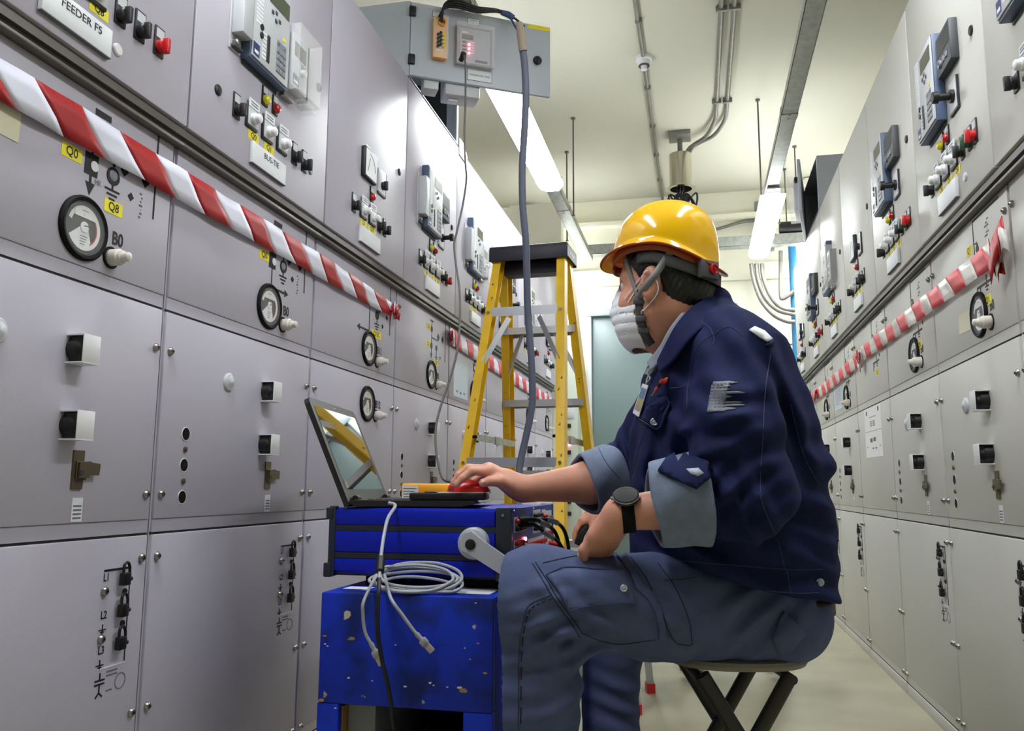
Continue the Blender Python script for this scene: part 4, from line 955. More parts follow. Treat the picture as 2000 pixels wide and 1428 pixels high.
# ---------------------------------------------------------------- relay test set on the box
CX0, CX1, CY0, CY1, CZ0, CZ1 = -.786, -.381, 1.692, 2.20, .5515, .6965
t = thing('relay_test_set', 'blue and dark relay test set with a silver carrying handle, under the laptop', 'test set', (CX0, CY0, CZ0))
cw, cdp, ch = CX1-CX0, CY1-CY0, CZ1-CZ0
b = MB('bluebox'); b.box((.008, .004, .004), (cw-.03, cdp-.004, ch-.002), .004)
for z0, z1 in ((.010, .036), (.050, .094), (.107, .139)): b.box((.014, -.001, z0), (cw-.036, .01, z1), .0015)
b.build('housing', t)
b = MB('cmcdark'); b.box((-.004, .0165, -.001), (cw-.003, cdp-.0165, .0035)); b.box((cw-.034, -.003, -.002), (cw-.001, .016, ch+.001), .003); b.box((cw-.034, cdp-.016, -.002), (cw-.001, cdp, ch+.001), .003); b.box((0, -.003, -.002), (.016, .016, ch+.001), .003); b.box((0, cdp-.016, -.002), (.016, cdp, ch+.001), .003)
b.box((.01, -.0008, .037), (cw-.034, .008, .049)); b.box((.01, -.0008, .0945), (cw-.034, .008, .1065)); b.box((-.008, -.006, -.004), (.010, .02, .026), .003); b.box((-.006, -.006, ch-.026), (.010, .02, ch-.002), .003); b.build('frame', t)
b = MB('darkblue'); b.box((cw-.03, .014, .002), (cw-.0025, cdp-.014, ch-.0005), .002); b.build('front_panel', t)
def sockets(y0, y1, z0, z1, rows, n, name='socket_row'):
    y0 *= 1.5; y1 *= 1.5; b = MB('lgrey'); X = cw-.0025; b.box((X, y0, z0), (X+.0012, y1, z1))
    for k, m in enumerate(rows):
        b.use(m); zz = z1-(z1-z0)*(k+.5)/len(rows)
        for i in range(n):
            y = y0+(y1-y0)*(i+.5)/n; b.lathe((X+.001, y, zz), (1, 0, 0), [(0, .0052), (.009, .0052), (.009, .003), (.004, .0025)], 10)
    b.build(name, t)
sockets(.020, .085, .094, .126, ('red', 'black'), 4); sockets(.020, .070, .052, .078, ('red', 'black'), 4); sockets(.020, .070, .010, .038, ('red', 'black'), 4)
sockets(.155, .215, .112, .136, ('black',), 5); sockets(.155, .215, .082, .104, ('black',), 5); sockets(.115, .250, .022, .072, ('red', 'black'), 9); sockets(.228, .262, .104, .134, ('red',), 2)
sockets(.262, .318, .020, .130, ('dgrey', 'red', 'black'), 2)
MB('dgrey').box((cw-.0025, .120, .016), (cw+.010, .150, .066), .003).build('power_switch', t)
MB('led').lathe((cw-.002, .135, .076), (1, 0, 0), [(0, .004), (.005, .004), (.006, 0)], 12).build('status_led', t)
px, pz = on_y(922, 1062, CY0-.02).x-CX0, on_y(922, 1062, CY0-.02).z-CZ0
b = MB('silver'); b.lathe((px, -.001, pz), (0, -1, 0), [(0, .033), (.010, .033), (.018, .031), (.020, .028), (.020, 0)], 36)
e = on_y(1050, 1150, CY0-.03); ex, ez = e.x-CX0, e.z-CZ0; dv = Vector((ex-px, 0, ez-pz)).normalized(); sv = Vector((-dv.z, 0, dv.x))
p0 = Vector((px, -.020, pz)); p1 = Vector((ex, -.020, ez))
b.prism([(-.022, -.006), (-.012, -.020), (.02, -.019), ((p1-p0).length, -.015), ((p1-p0).length, .015), (.02, .019), (-.012, .022), (-.022, .010)], (0, -.012, 0), p0, dv, sv)
b.build('handle', t)
MB('black').lathe((px, -.0322, pz-.001), (0, -1, 0), [(0, .011), (.002, .011), (.003, .009), (.003, 0)], 24).build('handle_cap', t)
b = MB('steel')
for x, y, z in ((cw-.018, -.003, ch-.014), (cw-.018, -.003, .012)): b.lathe((x, y, z), (0, -1, 0), [(0, .0035), (.002, .003), (.002, 0)], 10)
for y in (.03, .24): b.lathe((cw-.0025, y, ch-.006), (1, 0, 0), [(0, .003), (.002, .003), (.002, 0)], 10)
b.build('screws', t)
for x in (.12, cw-.06):
    for y in (.03, cdp-.05): MB('rubber').box((x-.045, y, BZ-CZ0+.0006), (x+.03, y+.05, .003), .003).build('rubber_foot', t)
# leads plugged into the front panel
def lead(name, label, plugs, m='black', r=.0042, white=None, grp=None):
    b = MB(m); P = catmull(plugs, 7); b.tube(P, r, 8); o = b.build(name); tag(o, label, 'cable', grp)
    a, c = Vector(plugs[0]), Vector(plugs[1]); q = MB(m); q.tube([a, a+(c-a)*.5, c], [.0068, .0068, .005], 10); q.build('plug', o)
    if white:
        i0, i1 = white; q = MB('cablewhite'); q.tube(P[i0:i1], r+.0018, 8); q.build('marker_sleeve', o)
fx = CX1
for k, (yy, zz, h) in enumerate(((1.745, .672, 0), (1.752, .660, -.012), (1.770, .668, .008))):
    lead('test_lead', '%s of the black leads with a white sleeve plugged into the blue test set' % ('top', 'lowest', 'middle')[k], [(fx+.004, yy, zz), (fx+.028, yy+.02, zz+.002), (fx+.044+.007*k, yy+.06, zz-.008+h), (fx+.062+.008*k, yy+.11, zz-.030+h), (fx+.072+.008*k, yy+.12, zz-.075), (fx+.070+.008*k, yy+.10, .53), (fx+.060+.011*k, yy+.03, .34), (fx+.050+.011*k, yy+.0, .10), (fx+.060+.011*k, yy-.06, .010)], white=(12, 18), grp='leads plugged into the test set')
lead('test_lead', 'short red lead plugged in low on the blue test set', [(fx+.004, 2.10, .60), (fx+.03, 2.10, .598), (fx+.05, 2.10, .575), (fx+.055, 2.09, .53), (fx+.05, 1.99, .30), (fx+.07, 2.02, .01)], 'mousered')

# ---------------------------------------------------------------- laptop and the things on it
DK = .7115
ha = at(684, 981, 1.785); hb = at(762, 966, 2.17); ta = at(593, 758, 1.80)
ha.z = hb.z = DK
hd_ = (hb-ha).normalized(); wdt = (hb-ha).length; rt = Vector((hd_.y, -hd_.x, 0))     # rt: from the hinge towards the user
t = thing('laptop', 'open black laptop on the blue test set, screen leaning away from the worker', 'laptop', (ha.x, ha.y, CZ1))
o = Vector((ha.x, ha.y, CZ1))
T = Matrix((rt, hd_, Vector((0, 0, 1)))).transposed().to_4x4(); BH = DK-CZ1; LD = .272
b = MB('laptop'); b.T = T; prof = [(-.006, .010), (.004, BH-.001), (LD-.004, BH-.001), (LD+.004, BH-.006), (LD-.03, .002), (.01, .0008)]
b.prism(prof, (0, wdt, 0), (0, 0, 0)); b.build('base', t)
b = MB('palm'); b.T = T; b.box((.012, .006, BH-.0012), (LD-.004, wdt-.006, BH), .0005); b.build('deck', t)
b = MB('black'); b.T = T
for i in range(6):
    for j in range(14): b.box((.03+.019*i, .03+.0235*j*(wdt-.06)/.33, BH), (.046+.019*i, .05+.0235*j*(wdt-.06)/.33, BH+.0015), .0004)
b.build('keyboard', t)
lidv = (ta-ha); lidv -= hd_*lidv.dot(hd_); LH = lidv.length; lu = lidv.normalized(); ln_ = hd_.cross(lu).normalized()     # out of the screen, to the user
if ln_.dot(rt) < 0: ln_ = -ln_
T2 = Matrix((hd_, lu, ln_)).transposed().to_4x4()
b = MB('laptop'); b.T = T2
R_ = .018; pol = [(0, .004), (wdt, .004)]+[(wdt-R_+R_*math.cos(a), LH-R_+R_*math.sin(a)) for a in (0, .4, .8, 1.2, 1.57)]+[(R_-R_*math.sin(a), LH-R_+R_*math.cos(a)) for a in (0, .4, .8, 1.2, 1.57)]
b.prism(pol, (0, 0, -.012), (0, 0, 0), (1, 0, 0), (0, 1, 0)); ld_ = b.build('lid', t)
b = MB('screen'); b.T = T2; b.box((.022, .040, 0), (wdt-.022, LH-.020, .0006)); b.build('screen', ld_)
b = MB('lgrey'); b.T = T2
b.box((wdt/2-.006, LH-.011, 0), (wdt/2+.006, LH-.009, .0008)); b.use('latch'); b.box((.028, .044, .0006), (.045, .062, .0011)); b.use('mgrey')
b.build('stickers', ld_)
b = MB('laptop'); b.T = T
for y in (.04, wdt-.06): b.cyl((.0, y, BH+.002), (.0, y+.03, BH+.002), .007, n=12)
b.build('hinge', t)
b = MB('rubber'); b.T = T
for x in (.03, LD-.06):
    for y in (.02, wdt-.16): b.box((x, y, .0001), (x+.02, y+.02, .003))
b.build('rubber_foot', t)
def lp(x, y, z): return Vector((ha.x, ha.y, 0))+rt*x+hd_*y+Vector((0, 0, z))     # laptop deck coordinates
# black folder under the mouse
pA = at(812, 966, 1.79)
def lxy(u, v, z): p = on_z(u, v, z); q = p-Vector((ha.x, ha.y, 0)); return q.dot(rt), q.dot(hd_)
b = MB('black'); TT = Matrix((rt, hd_, Vector((0, 0, 1)))).transposed().to_4x4(); b.T = TT; b.box((0, 0, 0), (.165, .078, .0145), .003); b.use('labelwhite').box((.06, .004, .0146), (.160, .074, .0160), .0004); b.use('dgrey').box((.03, .015, .0146), (.055, .06, .0175), .002)
tag(b.build('hard_folder', None, lp(.128, .0, DK+.001)), 'black folder lying on the laptop under the red mouse', 'folder')
b = MB('mousered'); bm = bmesh.new(); bmesh.ops.create_icosphere(bm, subdivisions=4, radius=1)
for v in bm.verts:
    x, y, z = v.co; v.co = Vector((math.copysign(abs(x)**.85, x)*.047, math.copysign(abs(y)**.85, y)*.029, max(z, -.05)*.026*(1-.18*x)))
b.add([v.co.copy() for v in bm.verts], [[v.index for v in f.verts] for f in bm.faces]); bm.free()
mo_p = lp(.252, .036, DK+.0185)
mo = thing('computer_mouse', 'red computer mouse under the worker\'s hand', 'mouse', mo_p, math.atan2(rt.y, rt.x))
b.build('mouse_shell', mo); q = MB('white'); q.cyl((-.028, -.004, .0225), (-.028, .004, .0225), .006, n=14); q.build('scroll_wheel', mo); MB('dgrey').box((-.04, -.0238, .002), (.03, -.0228, .006)).build('side_grip', mo)
b = MB('flukeyel'); b.T = TT; b.box((0, 0, 0), (.125, .055, .034), .007); b.use('labelwhite').box((.004, -.0008, .001), (.040, .0, .029)); b.use('greyink')
for k in range(4): b.box((.007, -.0012, .022-.006*k), (.036-.004*k, -.0006, .0235-.006*k))
tag(b.build('multimeter', None, lp(.092, .082, DK+.0017)), 'yellow multimeter with a white label lying on the laptop', 'multimeter')
b = MB('black'); c = lp(.165, .30, DK+.002); rr = random.Random(9)
b.tube(catmull([c+Vector((-.03, 0, .006)), c+Vector((0, .01, .010)), c+Vector((.03, -.01, .008)), c+Vector((.05, .01, .012))], 4), .006, 8)
b.use('steel').cyl(c+Vector((-.01, -.02, .018)), c+Vector((.03, -.015, .024)), .0055, n=10); b.use('rubber').cyl(c+Vector((-.03, -.01, .030)), c+Vector((.035, .0, .032)), .004, n=8); b.use('black').box(c+Vector((-.05, -.01, 0)), c+Vector((-.02, .02, .018)), .004)
tag(b.build('test_clips', None), 'small dark and silver test clips behind the yellow multimeter', 'clips')
# power lead with ferrite
P = [lp(.085, -.006, DK-.006)]+[at(*q) for q in ((772, 988, 1.765), (758, 1012, 1.70), (750, 1045, 1.665), (745, 1080, 1.63), (743, 1100, 1.61), (741, 1130, 1.58), (739, 1160, 1.555), (737, 1200, 1.545), (738, 1240, 1.54), (746, 1290, 1.54), (758, 1340, 1.54), (766, 1400, 1.54), (764, 1460, 1.54))]+[Vector((-.62, 1.52, .03)), Vector((-.60, 1.47, .005)), Vector((-.52, 1.40, .005))]
t = tag(MB('cablewhite').tube(catmull(P[:7], 7), .0036, 8).build('laptop_lead'), 'grey and black lead with ferrite hanging from the laptop down the blue box', 'cable')
MB('black').tube(catmull(P[6:], 7), .0040, 8).build('black_section', t)
MB('black').tube([P[5]+(P[4]-P[5])*.55, P[5]+(P[4]-P[5])*.5, P[5], P[6]+(P[5]-P[6])*.45, P[6]+(P[5]-P[6])*.4], [.004, .0085, .0085, .0085, .004], 12).build('ferrite', t)
# coiled network cable
b = MB('cablewhite'); cc = at(815, 1138, 1.665); ux = Vector((.99, .12, -.02)).normalized(); uy = Vector((-.05, .72, .52)).normalized(); rr = random.Random(3)
pts = []
N = 5*14
for k in range(N+1):
    a = 2*PI*k/14+2.6; f = k/N; r1 = .082+.006*math.sin(f*17+1)+.004*rr.random(); r2 = .030+.011*math.sin(f*9+.6)+.002*rr.random()
    cen = cc+Vector((.006*math.sin(f*11), -.012*f, .004+.010*math.sin(f*8)))
    p = cen+ux*r1*math.cos(a)+uy*r2*math.sin(a); p.z = max(p.z, BZ+.006); 
    if p.y > CY0-.012 and p.z > CZ0-.006: p.y = CY0-.012
    pts.append(p)
E1 = [at(712, 1170, 1.585), at(709, 1200, 1.575), at(713, 1235, 1.572), at(727, 1262, 1.572)]
E0 = [at(763, 1168, 1.585), at(785, 1200, 1.575), at(808, 1232, 1.572), at(817, 1242, 1.572)]
allp = E0[::-1]+pts+E1
t = tag(b.tube(catmull(allp, 4), .0033, 8).build('network_cable'), 'coiled light grey network cable on the blue box, plug ends hanging in front', 'cable')
for a, c, nm in ((E0[2], E0[3], 0), (E1[2], E1[3], 1)):
    d_ = (c-a).normalized(); q = MB('cablewhite'); q.tube([c-d_*.006, c, c+d_*.004, c+d_*.008, c+d_*.012], [.0045, .0052, .0042, .0052, .0055], 10); q.bar(c+d_*.010, c+d_*.022, .014, .012, up=(0, -1, .2), c=.001); q.use(mat('clear_rj45', (.78, .74, .70), .15, alpha=.8)).bar(c+d_*.022, c+d_*.040, .0115, .008, up=(0, -1, .2), c=.0006); q.build('network_plug', t)

# ---------------------------------------------------------------- folding stool
sc0 = at(1428, 1284, 1.66); SZ = sc0.z+.012
cr = Vector((math.cos(YAW), math.sin(YAW), 0)); cf = Vector((-math.sin(YAW), math.cos(YAW), 0))     # to the right and away, level
t = thing('folding_stool', 'folding stool with worn grey seat and dark crossed legs under the worker', 'stool', (sc0.x, sc0.y, 0)); o = Vector((sc0.x, sc0.y, 0))
b = MB('stoolseat'); n = 40; prof = [(0, .130, -.014), (.0, .147, -.011), (0, .152, -.003), (0, .150, .004), (0, .130, .008), (0, .0, .006)]
vs = []; fs = []
for i in range(n):
    a = 2*PI*i/n; ca, sa = math.cos(a), math.sin(a); e = 2.6; s_ = (abs(ca)**e+abs(sa)**e)**(-1/e)
    for _, r, z in prof: vs.append(cr*ca*s_*r*.92+cf*sa*s_*r*.95+Vector((0, 0, SZ+z)))
    k = len(prof); j = (i+1) % n
    for m in range(k-1): fs.append((i*k+m, j*k+m, j*k+m+1, i*k+m+1))
fs.append([i*len(prof) for i in range(n)])
b.add(vs, fs); b.build('seat', t)
for sgn, nm in ((-1, 0), (1, 1)):
    for dpt in (-.115+.012*nm, .115-.012*nm):
        a = cr*(sgn*.085)+cf*dpt+Vector((0, 0, SZ-.022)); c = cr*(-sgn*.15)+cf*dpt+Vector((0, 0, .012)); MB('stoolleg').tube([a, c], .0145, 14).build('leg', t)
    a = cr*(-sgn*.15)+Vector((0, 0, .012)); MB('stoolleg').tube([a-cf*.115, a+cf*.115], .011, 10).build('foot_bar', t)
    a = cr*(sgn*.085)+Vector((0, 0, SZ-.030)); MB('stoolleg').tube([a-cf*.115, a+cf*.115], .009, 10).build('seat_rail', t)
# ---------------------------------------------------------------- soft bodies: distance fields turned into meshes
from mathutils.geometry import delaunay_2d_cdt
F32 = np.float32
def V(p): return np.array(p, dtype=F32)
def d_cone(p, a, b, ra, rb):
    a = V(a); b = V(b); ab = b-a; t = np.clip(((p-a)@ab)/max(float(ab@ab), 1e-9), 0, 1)
    return np.linalg.norm(p-a-t[:, None]*ab, axis=1)-(ra+(rb-ra)*t)
def d_ell(p, c, axes, r):
    q = (p-V(c))@np.array(axes, dtype=F32).T; r = V(r); k0 = np.linalg.norm(q/r, axis=1); k1 = np.linalg.norm(q/(r*r), axis=1)
    return k0*(k0-1)/np.maximum(k1, 1e-6)
def d_box(p, c, axes, h, rd=0.):
    q = np.abs((p-V(c))@np.array(axes, dtype=F32).T)-V(h)+rd
    return np.linalg.norm(np.maximum(q, 0), axis=1)+np.minimum(q.max(axis=1), 0)-rd
def smin(a, b, k):
    h = np.clip(.5+.5*(b-a)/k, 0, 1); return b*(1-h)+a*h-k*h*(1-h)
def smax(a, b, k): return -smin(-a, -b, k)
def folds(p, L):
    s = np.zeros(len(p), F32)
    for c, d, wl, amp, R in L:
        q = p-V(c); d = V(d); d = d/np.linalg.norm(d)
        s += amp*np.sin(2*PI*(q@d)/wl+1.1*np.sin(q@V((7, 5, 6))*3))*np.exp(-(q*q).sum(1)/(R*R))
    return s
def sdf_mesh(name, f, lo, hi, h, m, margin=1.35):
    lo = V(lo); hi = V(hi); nb = np.ceil((hi-lo)/(8*h)).astype(int); H = 8*h
    g = np.stack(np.meshgrid(*[np.arange(n) for n in nb], indexing='ij'), -1).reshape(-1, 3)
    d = np.concatenate([f((lo+(q+.5)*H).astype(F32)) for q in np.array_split(g, max(1, len(g)//60000))])
    g = g[np.abs(d) < H*.87*margin+.004]
    o = np.stack(np.meshgrid(*[np.arange(9)]*3, indexing='ij'), -1).reshape(-1, 3)
    vals = []
    for q in np.array_split(g, max(1, len(g)//300)):
        pts = (lo+(q[:, None, :]*8+o[None])*h).reshape(-1, 3).astype(F32); vals.append(f(pts).reshape(len(q), 9, 9, 9))
    v = np.concatenate(vals); B = len(g)
    BIG = 1 << 20
    def key(c): c = c.astype(np.int64)+8; return (c[:, 0]*BIG+c[:, 1])*BIG+c[:, 2]
    cs = [v[:, i:i+8, j:j+8, k:k+8] for i in (0, 1) for j in (0, 1) for k in (0, 1)]
    neg = sum((c < 0).astype(int) for c in cs); act = (neg > 0) & (neg < 8)
    bi, ci, cj, ck = np.nonzero(act)
    C = np.stack([c[bi, ci, cj, ck] for c in cs], 1)
    off = np.array([(i, j, k) for i in (0, 1) for j in (0, 1) for k in (0, 1)], F32)
    acc = np.zeros((len(bi), 3), F32); cnt = np.zeros(len(bi), F32)
    for a in range(8):
        for b in range(a+1, 8):
            if np.abs(off[a]-off[b]).sum() == 1:
                x = (C[:, a] < 0) != (C[:, b] < 0); t = np.where(x, C[:, a]/np.where(x, C[:, a]-C[:, b], 1), 0)
                acc += np.where(x[:, None], off[a]+(off[b]-off[a])*t[:, None], 0); cnt += x
    cell = g[bi]*8+np.stack([ci, cj, ck], 1); P = lo+(cell+acc/cnt[:, None])*h
    ks = key(cell); srt = np.argsort(ks); ks = ks[srt]; P = P[srt]
    quads = []
    for ax in range(3):
        e = [0, 0, 0]; e[ax] = 1; a0 = v[:, :8, :8, :8]; a1 = v[:, e[0]:8+e[0], e[1]:8+e[1], e[2]:8+e[2]]
        x = (a0 < 0) != (a1 < 0); bi, ci, cj, ck = np.nonzero(x); c = g[bi]*8+np.stack([ci, cj, ck], 1); s = a0[bi, ci, cj, ck] < 0
        u = np.zeros(3, int); w_ = np.zeros(3, int); u[(ax+1) % 3] = 1; w_[(ax+2) % 3] = 1
        ids = []; ok = np.ones(len(c), bool)
        for dd in (0*u, u, u+w_, w_):
            kk = key(c-dd); i = np.clip(np.searchsorted(ks, kk), 0, len(ks)-1); ok &= ks[i] == kk; ids.append(i)
        q = np.stack(ids, 1); q[~s] = q[~s][:, ::-1]; quads.append(q[ok])
    q = np.concatenate(quads)
    me = bpy.data.meshes.new(name); me.vertices.add(len(P)); me.vertices.foreach_set('co', P.astype(F32).ravel())
    me.loops.add(len(q)*4); me.loops.foreach_set('vertex_index', q.ravel().astype(np.int32)); me.polygons.add(len(q)); me.polygons.foreach_set('loop_start', np.arange(0, len(q)*4, 4, dtype=np.int32))
    me.materials.append(M[m] if isinstance(m, str) else m); me.update(calc_edges=True); me.validate()
    me.polygons.foreach_set('use_smooth', [True]*len(me.polygons)); me.update(); return me
def bvh_of(*objs):
    vs = []; fs = []
    for o in objs:
        n = len(vs); mw = o.matrix_world if o.parent is None else Matrix.Identity(4); vs += [v.co.copy() for v in o.data.vertices]; fs += [[i+n for i in p.vertices] for p in o.data.polygons]
    return BVHTree.FromPolygons(vs, fs)
def hit(bv, u, v, off=0.0, D=None):
    loc, no, i, d = bv.ray_cast(CAM, ray_dir(u, v))
    if loc is None or (D is None and (loc-CAM).length > 3): return at(u, v, D) if D else None
    if no.dot(ray_dir(u, v)) > 0: no = -no
    return loc+no*off
def uvline(pts, n): return [(p.x, p.y) for p in catmull([Vector((a, b, 0)) for a, b in pts], n)]
def seam(mb, bv, pts, r=.0011, off=.0006, n=6, dash=False):
    """a raised stitched line lying on a garment"""
    P = [hit(bv, u, v, off) for u, v in uvline(pts, n)]; run = []
    def flush():
        if len(run) > 1: mb.tube(run, r, 5)
    for k, p in enumerate(P):
        if p is None or (run and (p-run[-1]).length > .03): flush(); run = [p] if p is not None else []
        else: run.append(p)
        if dash and len(run) == 3: flush(); run = []
    flush()
def decal(name, bv, outline, m, parent, th=.002, step=9, off=.001):
    pts = [Vector(p) for p in outline]; u0 = min(p.x for p in pts); u1 = max(p.x for p in pts); v0 = min(p.y for p in pts); v1 = max(p.y for p in pts)
    ed = []; allp = []
    for i, p in enumerate(pts):
        q = pts[(i+1) % len(pts)]; k = max(1, int((q-p).length/step))
        for j in range(k): allp.append(p+(q-p)*j/k)
    nE = len(allp); ed = [(i, (i+1) % nE) for i in range(nE)]
    x = u0+step*.5
    while x < u1:
        y = v0+step*.5
        while y < v1: allp.append(Vector((x+.01*y, y+.013*x))); y += step
        x += step
    r = delaunay_2d_cdt(allp, ed, [list(range(nE))], 1, 1e-4)
    vv, ff = r[0], r[2]; P = [hit(bv, p.x, p.y, off) for p in vv]
    ok = [f for f in ff if all(P[i] is not None for i in f) and max((P[f[i]]-P[f[i-1]]).length for i in range(len(f))) < .06]
    idx = {}; vs = []; fs = []
    for f in ok:
        g_ = []
        for i in f:
            if i not in idx: idx[i] = len(vs); vs.append(P[i])
            g_.append(idx[i])
        fs.append(g_)
    b = MB(m); b.add(vs, fs); o = b.build(name, parent, sharp=60)
    md = o.modifiers.new('thickness', 'SOLIDIFY'); md.thickness = th; md.offset = 0
    return o
def shell_strip(name, A, B, m, parent, th=.005, rows=4, n=6, bow=0.):
    A = catmull(A, n); B = catmull(B, n); b = MB(m); G = []
    for p, q in zip(A, B): G.append([p+(q-p)*(k/rows) for k in range(rows+1)])
    b.grid(G); o = b.build(name, parent, sharp=80); md = o.modifiers.new('thickness', 'SOLIDIFY'); md.thickness = th; md.offset = 0
    s = o.modifiers.new('round', 'SUBSURF'); s.levels = 1; s.render_levels = 1; return o
# ---------------------------------------------------------------- the worker on the stool
UPV = Vector((0, 0, 1))
ax_t = (tuple(cr), tuple(cf), tuple(UPV))                    # to the right in view, away, up
ha_ = math.radians(30); hp_ = math.radians(4)
hfl = -cr*math.cos(ha_)+cf*math.sin(ha_)                     # where the face points, level
hF = (hfl*math.cos(hp_)+UPV*math.sin(hp_)).normalized(); hL = UPV.cross(hfl).normalized(); hU = hF.cross(hL).normalized()
if hU.z < 0: hU = -hU
HC = at(1267, 556, 1.60)-hL*.076
ax_h = (tuple(hF), tuple(hL), tuple(hU))
def hd(f, l, u): return HC+hF*f+hL*l+hU*u
def hand_parts(wrist, fingers, thumb, knuckles, rw):
    parts = []
    k = len(knuckles)
    for i, kn in enumerate(knuckles): parts.append((wrist, kn, rw*.72, .0125))
    for i in range(k-1): parts.append((knuckles[i], knuckles[i+1], .0115, .0115))
    return parts
def crumple(p, a):
    x, y, z = p[:, 0], p[:, 1], p[:, 2]; w_ = 2.2*np.sin(9*x+4*z+1)+1.7*np.sin(11*z-7*y+2)
    return a*(np.sin(52*x+31*z+w_)+np.sin(-38*x+47*z+17*y+1.6*w_+1)+.7*np.sin(64*y+28*z-1.3*w_))
# right hand on the mouse
rW = at(1020, 955, 1.815)
rK = [at(956, 921, 1.785), at(955, 918, 1.805), at(962, 921, 1.826), at(973, 928, 1.846)]
rF = [[rK[0], at(921, 920, 1.775), at(903, 934, 1.768), at(891, 947, 1.764)], [rK[1], at(915, 915, 1.80), at(896, 928, 1.795), at(886, 944, 1.79)],
      [rK[2], at(924, 918, 1.828), at(905, 932, 1.825), at(897, 946, 1.822)], [rK[3], at(944, 927, 1.856), at(927, 938, 1.856), at(918, 948, 1.856)]]
rT = [at(1004, 956, 1.795), at(976, 940, 1.768), at(956, 940, 1.758), at(943, 944, 1.755)]
# left hand resting between the thighs
lW = at(1212, 1003, 1.462)
lK = [at(1163, 1046, 1.475), at(1158, 1057, 1.492), at(1160, 1068, 1.508), at(1168, 1078, 1.522)]
lF = [[lK[0], at(1140, 1074, 1.482), at(1139, 1098, 1.496), at(1150, 1113, 1.51)], [lK[1], at(1138, 1086, 1.50), at(1140, 1110, 1.515), at(1152, 1123, 1.528)],
      [lK[2], at(1142, 1096, 1.518), at(1147, 1118, 1.532), at(1158, 1129, 1.544)], [lK[3], at(1153, 1102, 1.534), at(1158, 1120, 1.545), at(1167, 1130, 1.555)]]
lT = [at(1208, 1030, 1.49), at(1196, 1060, 1.515), at(1184, 1082, 1.53), at(1172, 1098, 1.538)]
def d_hand(p, Wp, K, Fs, T, k=.012):
    d = d_cone(p, Wp, (Wp+(K[1]-Wp)*.45), .027, .024)
    for kn in K: d = smin(d, d_cone(p, Wp+(kn-Wp)*.25, kn, .019, .0135), k)
    for i in range(3): d = smin(d, d_cone(p, K[i], K[i+1], .0118, .0118), k)
    d = smin(d, d_cone(p, T[0], T[1], .0175, .0125), .014)
    df = None
    for F_, s in zip(Fs, (1, 1.03, .98, .86)):
        e = smin(smin(d_cone(p, F_[0], F_[1], .0112*s, .0094*s), d_cone(p, F_[1], F_[2], .0094*s, .0084*s), .004), d_cone(p, F_[2], F_[3], .0084*s, .0070*s), .003)
        df = e if df is None else smin(df, e, .0015)
    d = smin(d, df, .006)
    t = smin(d_cone(p, T[1], T[2], .0122, .0108), d_cone(p, T[2], T[3], .0108, .0085), .003)
    return smin(d, t, .004)
rE = at(1195, 938, 1.865); lE = at(1400, 985, 1.45)
NB = at(1385, 670, 1.68)
earP = hd(-.002, .077, -.004)
def f_body(p):
    d = d_ell(p, hd(-.008, 0, .046), ax_h, (.092, .075, .096))
    d = smin(d, d_ell(p, hd(.018, 0, -.028), ax_h, (.070, .062, .080)), .03)
    for s in (-1, 1): d = smin(d, d_cone(p, hd(-.005, .052*s, -.045), hd(.049, .020*s, -.088), .020, .020), .025)
    d = smin(d, d_cone(p, hd(.083, 0, .012), hd(.096, 0, -.020), .009, .012), .014)
    for s in (-1, 1):
        d = smin(d, d_cone(p, hd(.074, .012*s, .030), hd(.060, .045*s, .026), .010, .010), .014)
        d = smax(d, -d_ell(p, hd(.081, .032*s, .008), ax_h, (.016, .015, .011)), .010)
        d = smin(d, d_ell(p, hd(.046, .042*s, -.030), ax_h, (.025, .02, .02)), .02)
        e = d_ell(p, hd(-.006, .082*s, .001), ax_h, (.020, .014, .035)); e = smax(e, -d_ell(p, hd(-.000, .097*s, .004), ax_h, (.012, .011, .024)), .005)
        d = smin(d, e, .006)
    d = smin(d, d_cone(p, hd(.086, .018, -.050), hd(.086, -.018, -.050), .008, .008), .008)
    d = smin(d, d_cone(p, hd(-.035, 0, -.035), NB, .063, .070), .03)
    d = smin(d, d_cone(p, hd(.0, 0, -.07), NB-cr*.035, .045, .06), .03)
    # trunk and limbs inside the clothes
    d = smin(d, d_cone(p, NB, at(1455, 1130, 1.68), .09, .11), .05)
    d = smin(d, d_cone(p, at(1410, 720, 1.60), at(1400, 720, 1.78), .06, .06), .04)
    d = smin(d, smin(d_cone(p, at(1415, 720, 1.55), lE, .045, .042), d_cone(p, lE, lW, .044, .029), .02), .02)
    d = smin(d, smin(d_cone(p, at(1380, 730, 1.84), at(1245, 925, 1.90), .045, .042), smin(d_cone(p, at(1245, 925, 1.90), rE+(rW-rE)*.25, .045, .045), d_cone(p, rE+(rW-rE)*.25, rW, .045, .027), .02), .02), .02)
    for hp, kn, an in ((at(1520, 1190, 1.60), at(1050, 1168, 1.51), at(1052, 1660, 1.51)), (at(1500, 1195, 1.78), at(1195, 1180, 1.93), at(1195, 1500, 1.87))):
        d = smin(d, smin(d_cone(p, hp, kn, .075, .055), d_cone(p, kn, an, .05, .035), .03), .04)
    d = smin(d, d_hand(p, rW, rK, rF, rT), .012); d = smin(d, d_hand(p, lW, lK, lF, lT), .012)
    return d
lo = Vector((-.75, 1.1, -.02)); hi = Vector((.65, 2.25, 1.36))
person = link('person', sdf_mesh('person', f_body, lo, hi, .0032, 'skin'))
tag(person, 'person in yellow hard hat, white mask and navy denim jacket, seated at the laptop', 'person')
bv_body = bvh_of(person)
